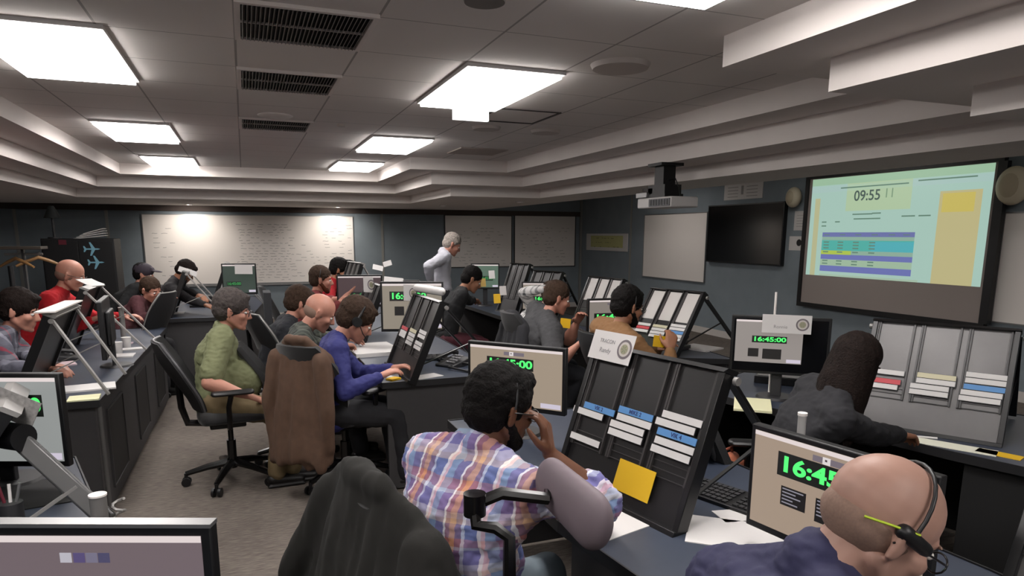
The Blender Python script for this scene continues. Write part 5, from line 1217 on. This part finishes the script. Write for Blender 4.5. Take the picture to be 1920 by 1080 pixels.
person('person with auburn beard in a dark red shirt reaching to the right', P(603, 525, D=7.2), (-8, 8), (.45, 7.47), 0, mat('dark_red_shirt', (104, 34, 34), .85), m_darkt, 'pink', hair_br, 'short', 'rolled',
       hands=(P(655, 560, D=6.95), P(655, 548, D=7.0)), vox=.009, beard=hair_red, headset='thin', hs=1.12)
person('person with dark hair in a bright red shirt, farthest in the middle row', P(637, 507, D=8.8), (-12, 20), (.85, 9.1), -8, mat('bright_red_shirt', (160, 22, 32), .85), m_darkt, 'tan', hair_b, 'full', 'long', hands=(P(660, 545, D=8.6), P(655, 552, D=8.5)), vox=.01, hs=1.15, beard=hair_b)
person('standing person with white hair in a pale grey shirt and dark trousers', P(848, 459, D=8.2), (-8, 28), tuple(P(826, 548, D=8.2)), -5, mat('pale_grey_shirt', (168, 168, 176), .85), m_darkt, 'pink', hair_w, 'short', 'long',
       hands=(P(838, 545, D=8.5), P(808, 532, D=8.0)), elbows=((0, .5, -1), (-1, -.6, -.4)), vox=.009, stand=True, collar=True, hs=1.05, build_=1.05)
person('person with black hair in black leaning over the far right desk', P(885, 525, D=7.5), (-10, 30), (1.98, 7.15), -5, mat('black_sweater', (18, 19, 21), .9), mat('maroon_trousers', (70, 22, 34), .85), 'tan', hair_b, 'short', 'long', hands=(P(925, 570, z=.8), P(915, 574, z=.8)), vox=.01, hs=1.12)
person('heavy person in a charcoal polo shirt leaning to his board', P(1045, 560, D=5.85), (-10, 18), (2.30, 5.45), -4, mat('charcoal_polo', (58, 58, 60), .85, ns=40, na=.1), mat('dark_jeans', (42, 44, 50), .85), 'pink', hair_br, 'short', 'short',
       hands=(P(1082, 604, D=5.75), P(1082, 648, D=5.35)), elbows=((.2, .6, -1), (-.6, -.5, -1)), vox=.0085, build_=1.4, hs=1.12, belly=.08, feet=(P(1075, 770, z=.09), P(1052, 785, z=.09)))
pl_w = plaid('white_black_check', ([(0, (210, 208, 206)), (.4, (60, 62, 64)), (.6, (196, 194, 192)), (.85, (110, 110, 112))], [(0, (214, 212, 210)), (.45, (70, 72, 74)), (.65, (205, 204, 202))]), 1, .09, .09)
person('person in a white and black checked shirt holding a hand to the head', P(1036, 552, D=6.8), (-5, 15), (2.45, 6.25), 0, pl_w, m_darkt, 'fair', hair_br, 'receding', 'long', hands=(P(1022, 540, D=6.6), None), elbows=((-.4, .6, -.2), None), vox=.01, hs=1.05)
person('person with black hair and beard in an ochre brown shirt', P(1178, 576, D=4.85), (2, 12), (2.46, 4.28), 0, mat('ochre_brown_shirt', (118, 84, 50), .85), m_darkt, 'tan', hair_b, 'full', 'long',
       hands=(P(1236, 655, D=4.9), P(1256, 656, D=4.72)), elbows=((.2, .6, -1), (.1, -.7, -1)), vox=.0078, beard=hair_b, glasses=True, headset='thin', hs=1.12, build_=1.3, hdir=(None, V((.25, .2, 1))), hn=(None, V((-.3, -1, 0))), curl=(.6, 1.0))
pl_y = plaid('grey_red_flannel', ([(0, (96, 96, 108)), (.3, (140, 140, 152)), (.45, (70, 70, 82)), (.75, (150, 40, 60)), (.85, (88, 88, 100))], [(0, (84, 84, 96)), (.4, (150, 150, 160)), (.6, (66, 66, 78))]), 1, .16, .14)
person('young person with dark hair in a grey and red flannel shirt', P(38, 584, D=4.7), (-8, 16), (-1.72, 5.5), 0, pl_y, m_darkt, 'pink', hair_db, 'full', 'long', hands=(P(110, 690, D=4.6), P(85, 692, D=4.4)), vox=.0085, hs=1.15)
person('bald person with glasses in a red sweater before the black cabinet', P(133, 517, D=5.9), (0, 18), (-1.78, 6.9, .72), 0, mat('red_sweater', (172, 18, 28), .9), m_darkt, 'pink', stub, 'fringe', 'long', hands=(V((-1.08, 7.1, .95)), P(172, 600, D=5.75)), elbows=(None, (-.6, -.5, -1)), vox=.0085, glasses=True, hs=1.12, build_=1.1, seat=.62)
person('person with glasses in a maroon shirt with clasped hands at the far left desk', P(283, 545, D=7.4), (-38, 20), (-1.28, 8.25), -20, mat('maroon_shirt', (66, 28, 34), .85), m_darkt, 'pink', hair_br, 'short', 'rolled', hands=(P(303, 572, D=7.3), P(300, 574, D=7.2)), vox=.0095, glasses=True, hs=1.1)
person('person in black with a dark cap behind the maroon shirt man', P(270, 515, D=8.2), (-5, 10), (-1.62, 9.1), 0, mat('black_sweater', (18, 19, 21), .9), m_darkt, 'pink', hair_b, 'short', 'long', vox=.011, hs=1.05, cap_=mat('dark_purple_cap', (48, 40, 50), .8))
person('dark haired person in a black top leaning forward before the long whiteboard', P(348, 510, D=8.3), (-5, 40), (-.98, 9.32), 0, mat('faded_black_top', (38, 36, 38), .9), m_darkt, 'tan', hair_db, 'full', 'long', hands=(P(385, 560, D=8.1), P(392, 575, D=8)), vox=.011, hs=1.05)

# ================================================================= light and view
w = bpy.data.worlds.new('world'); SC.world = w; w.use_nodes = True
w.node_tree.nodes['Background'].inputs[0].default_value = (.5, .5, .55, 1); w.node_tree.nodes['Background'].inputs[1].default_value = .02
SC.view_settings.view_transform = 'Standard'; SC.view_settings.look = 'None'; SC.view_settings.exposure = 0.0; SC.view_settings.gamma = 1
SC.view_settings.use_curve_mapping = False
try: SC.cycles.max_bounces = 6; SC.cycles.use_denoising = True; SC.cycles.sample_clamp_indirect = 4
except Exception: pass
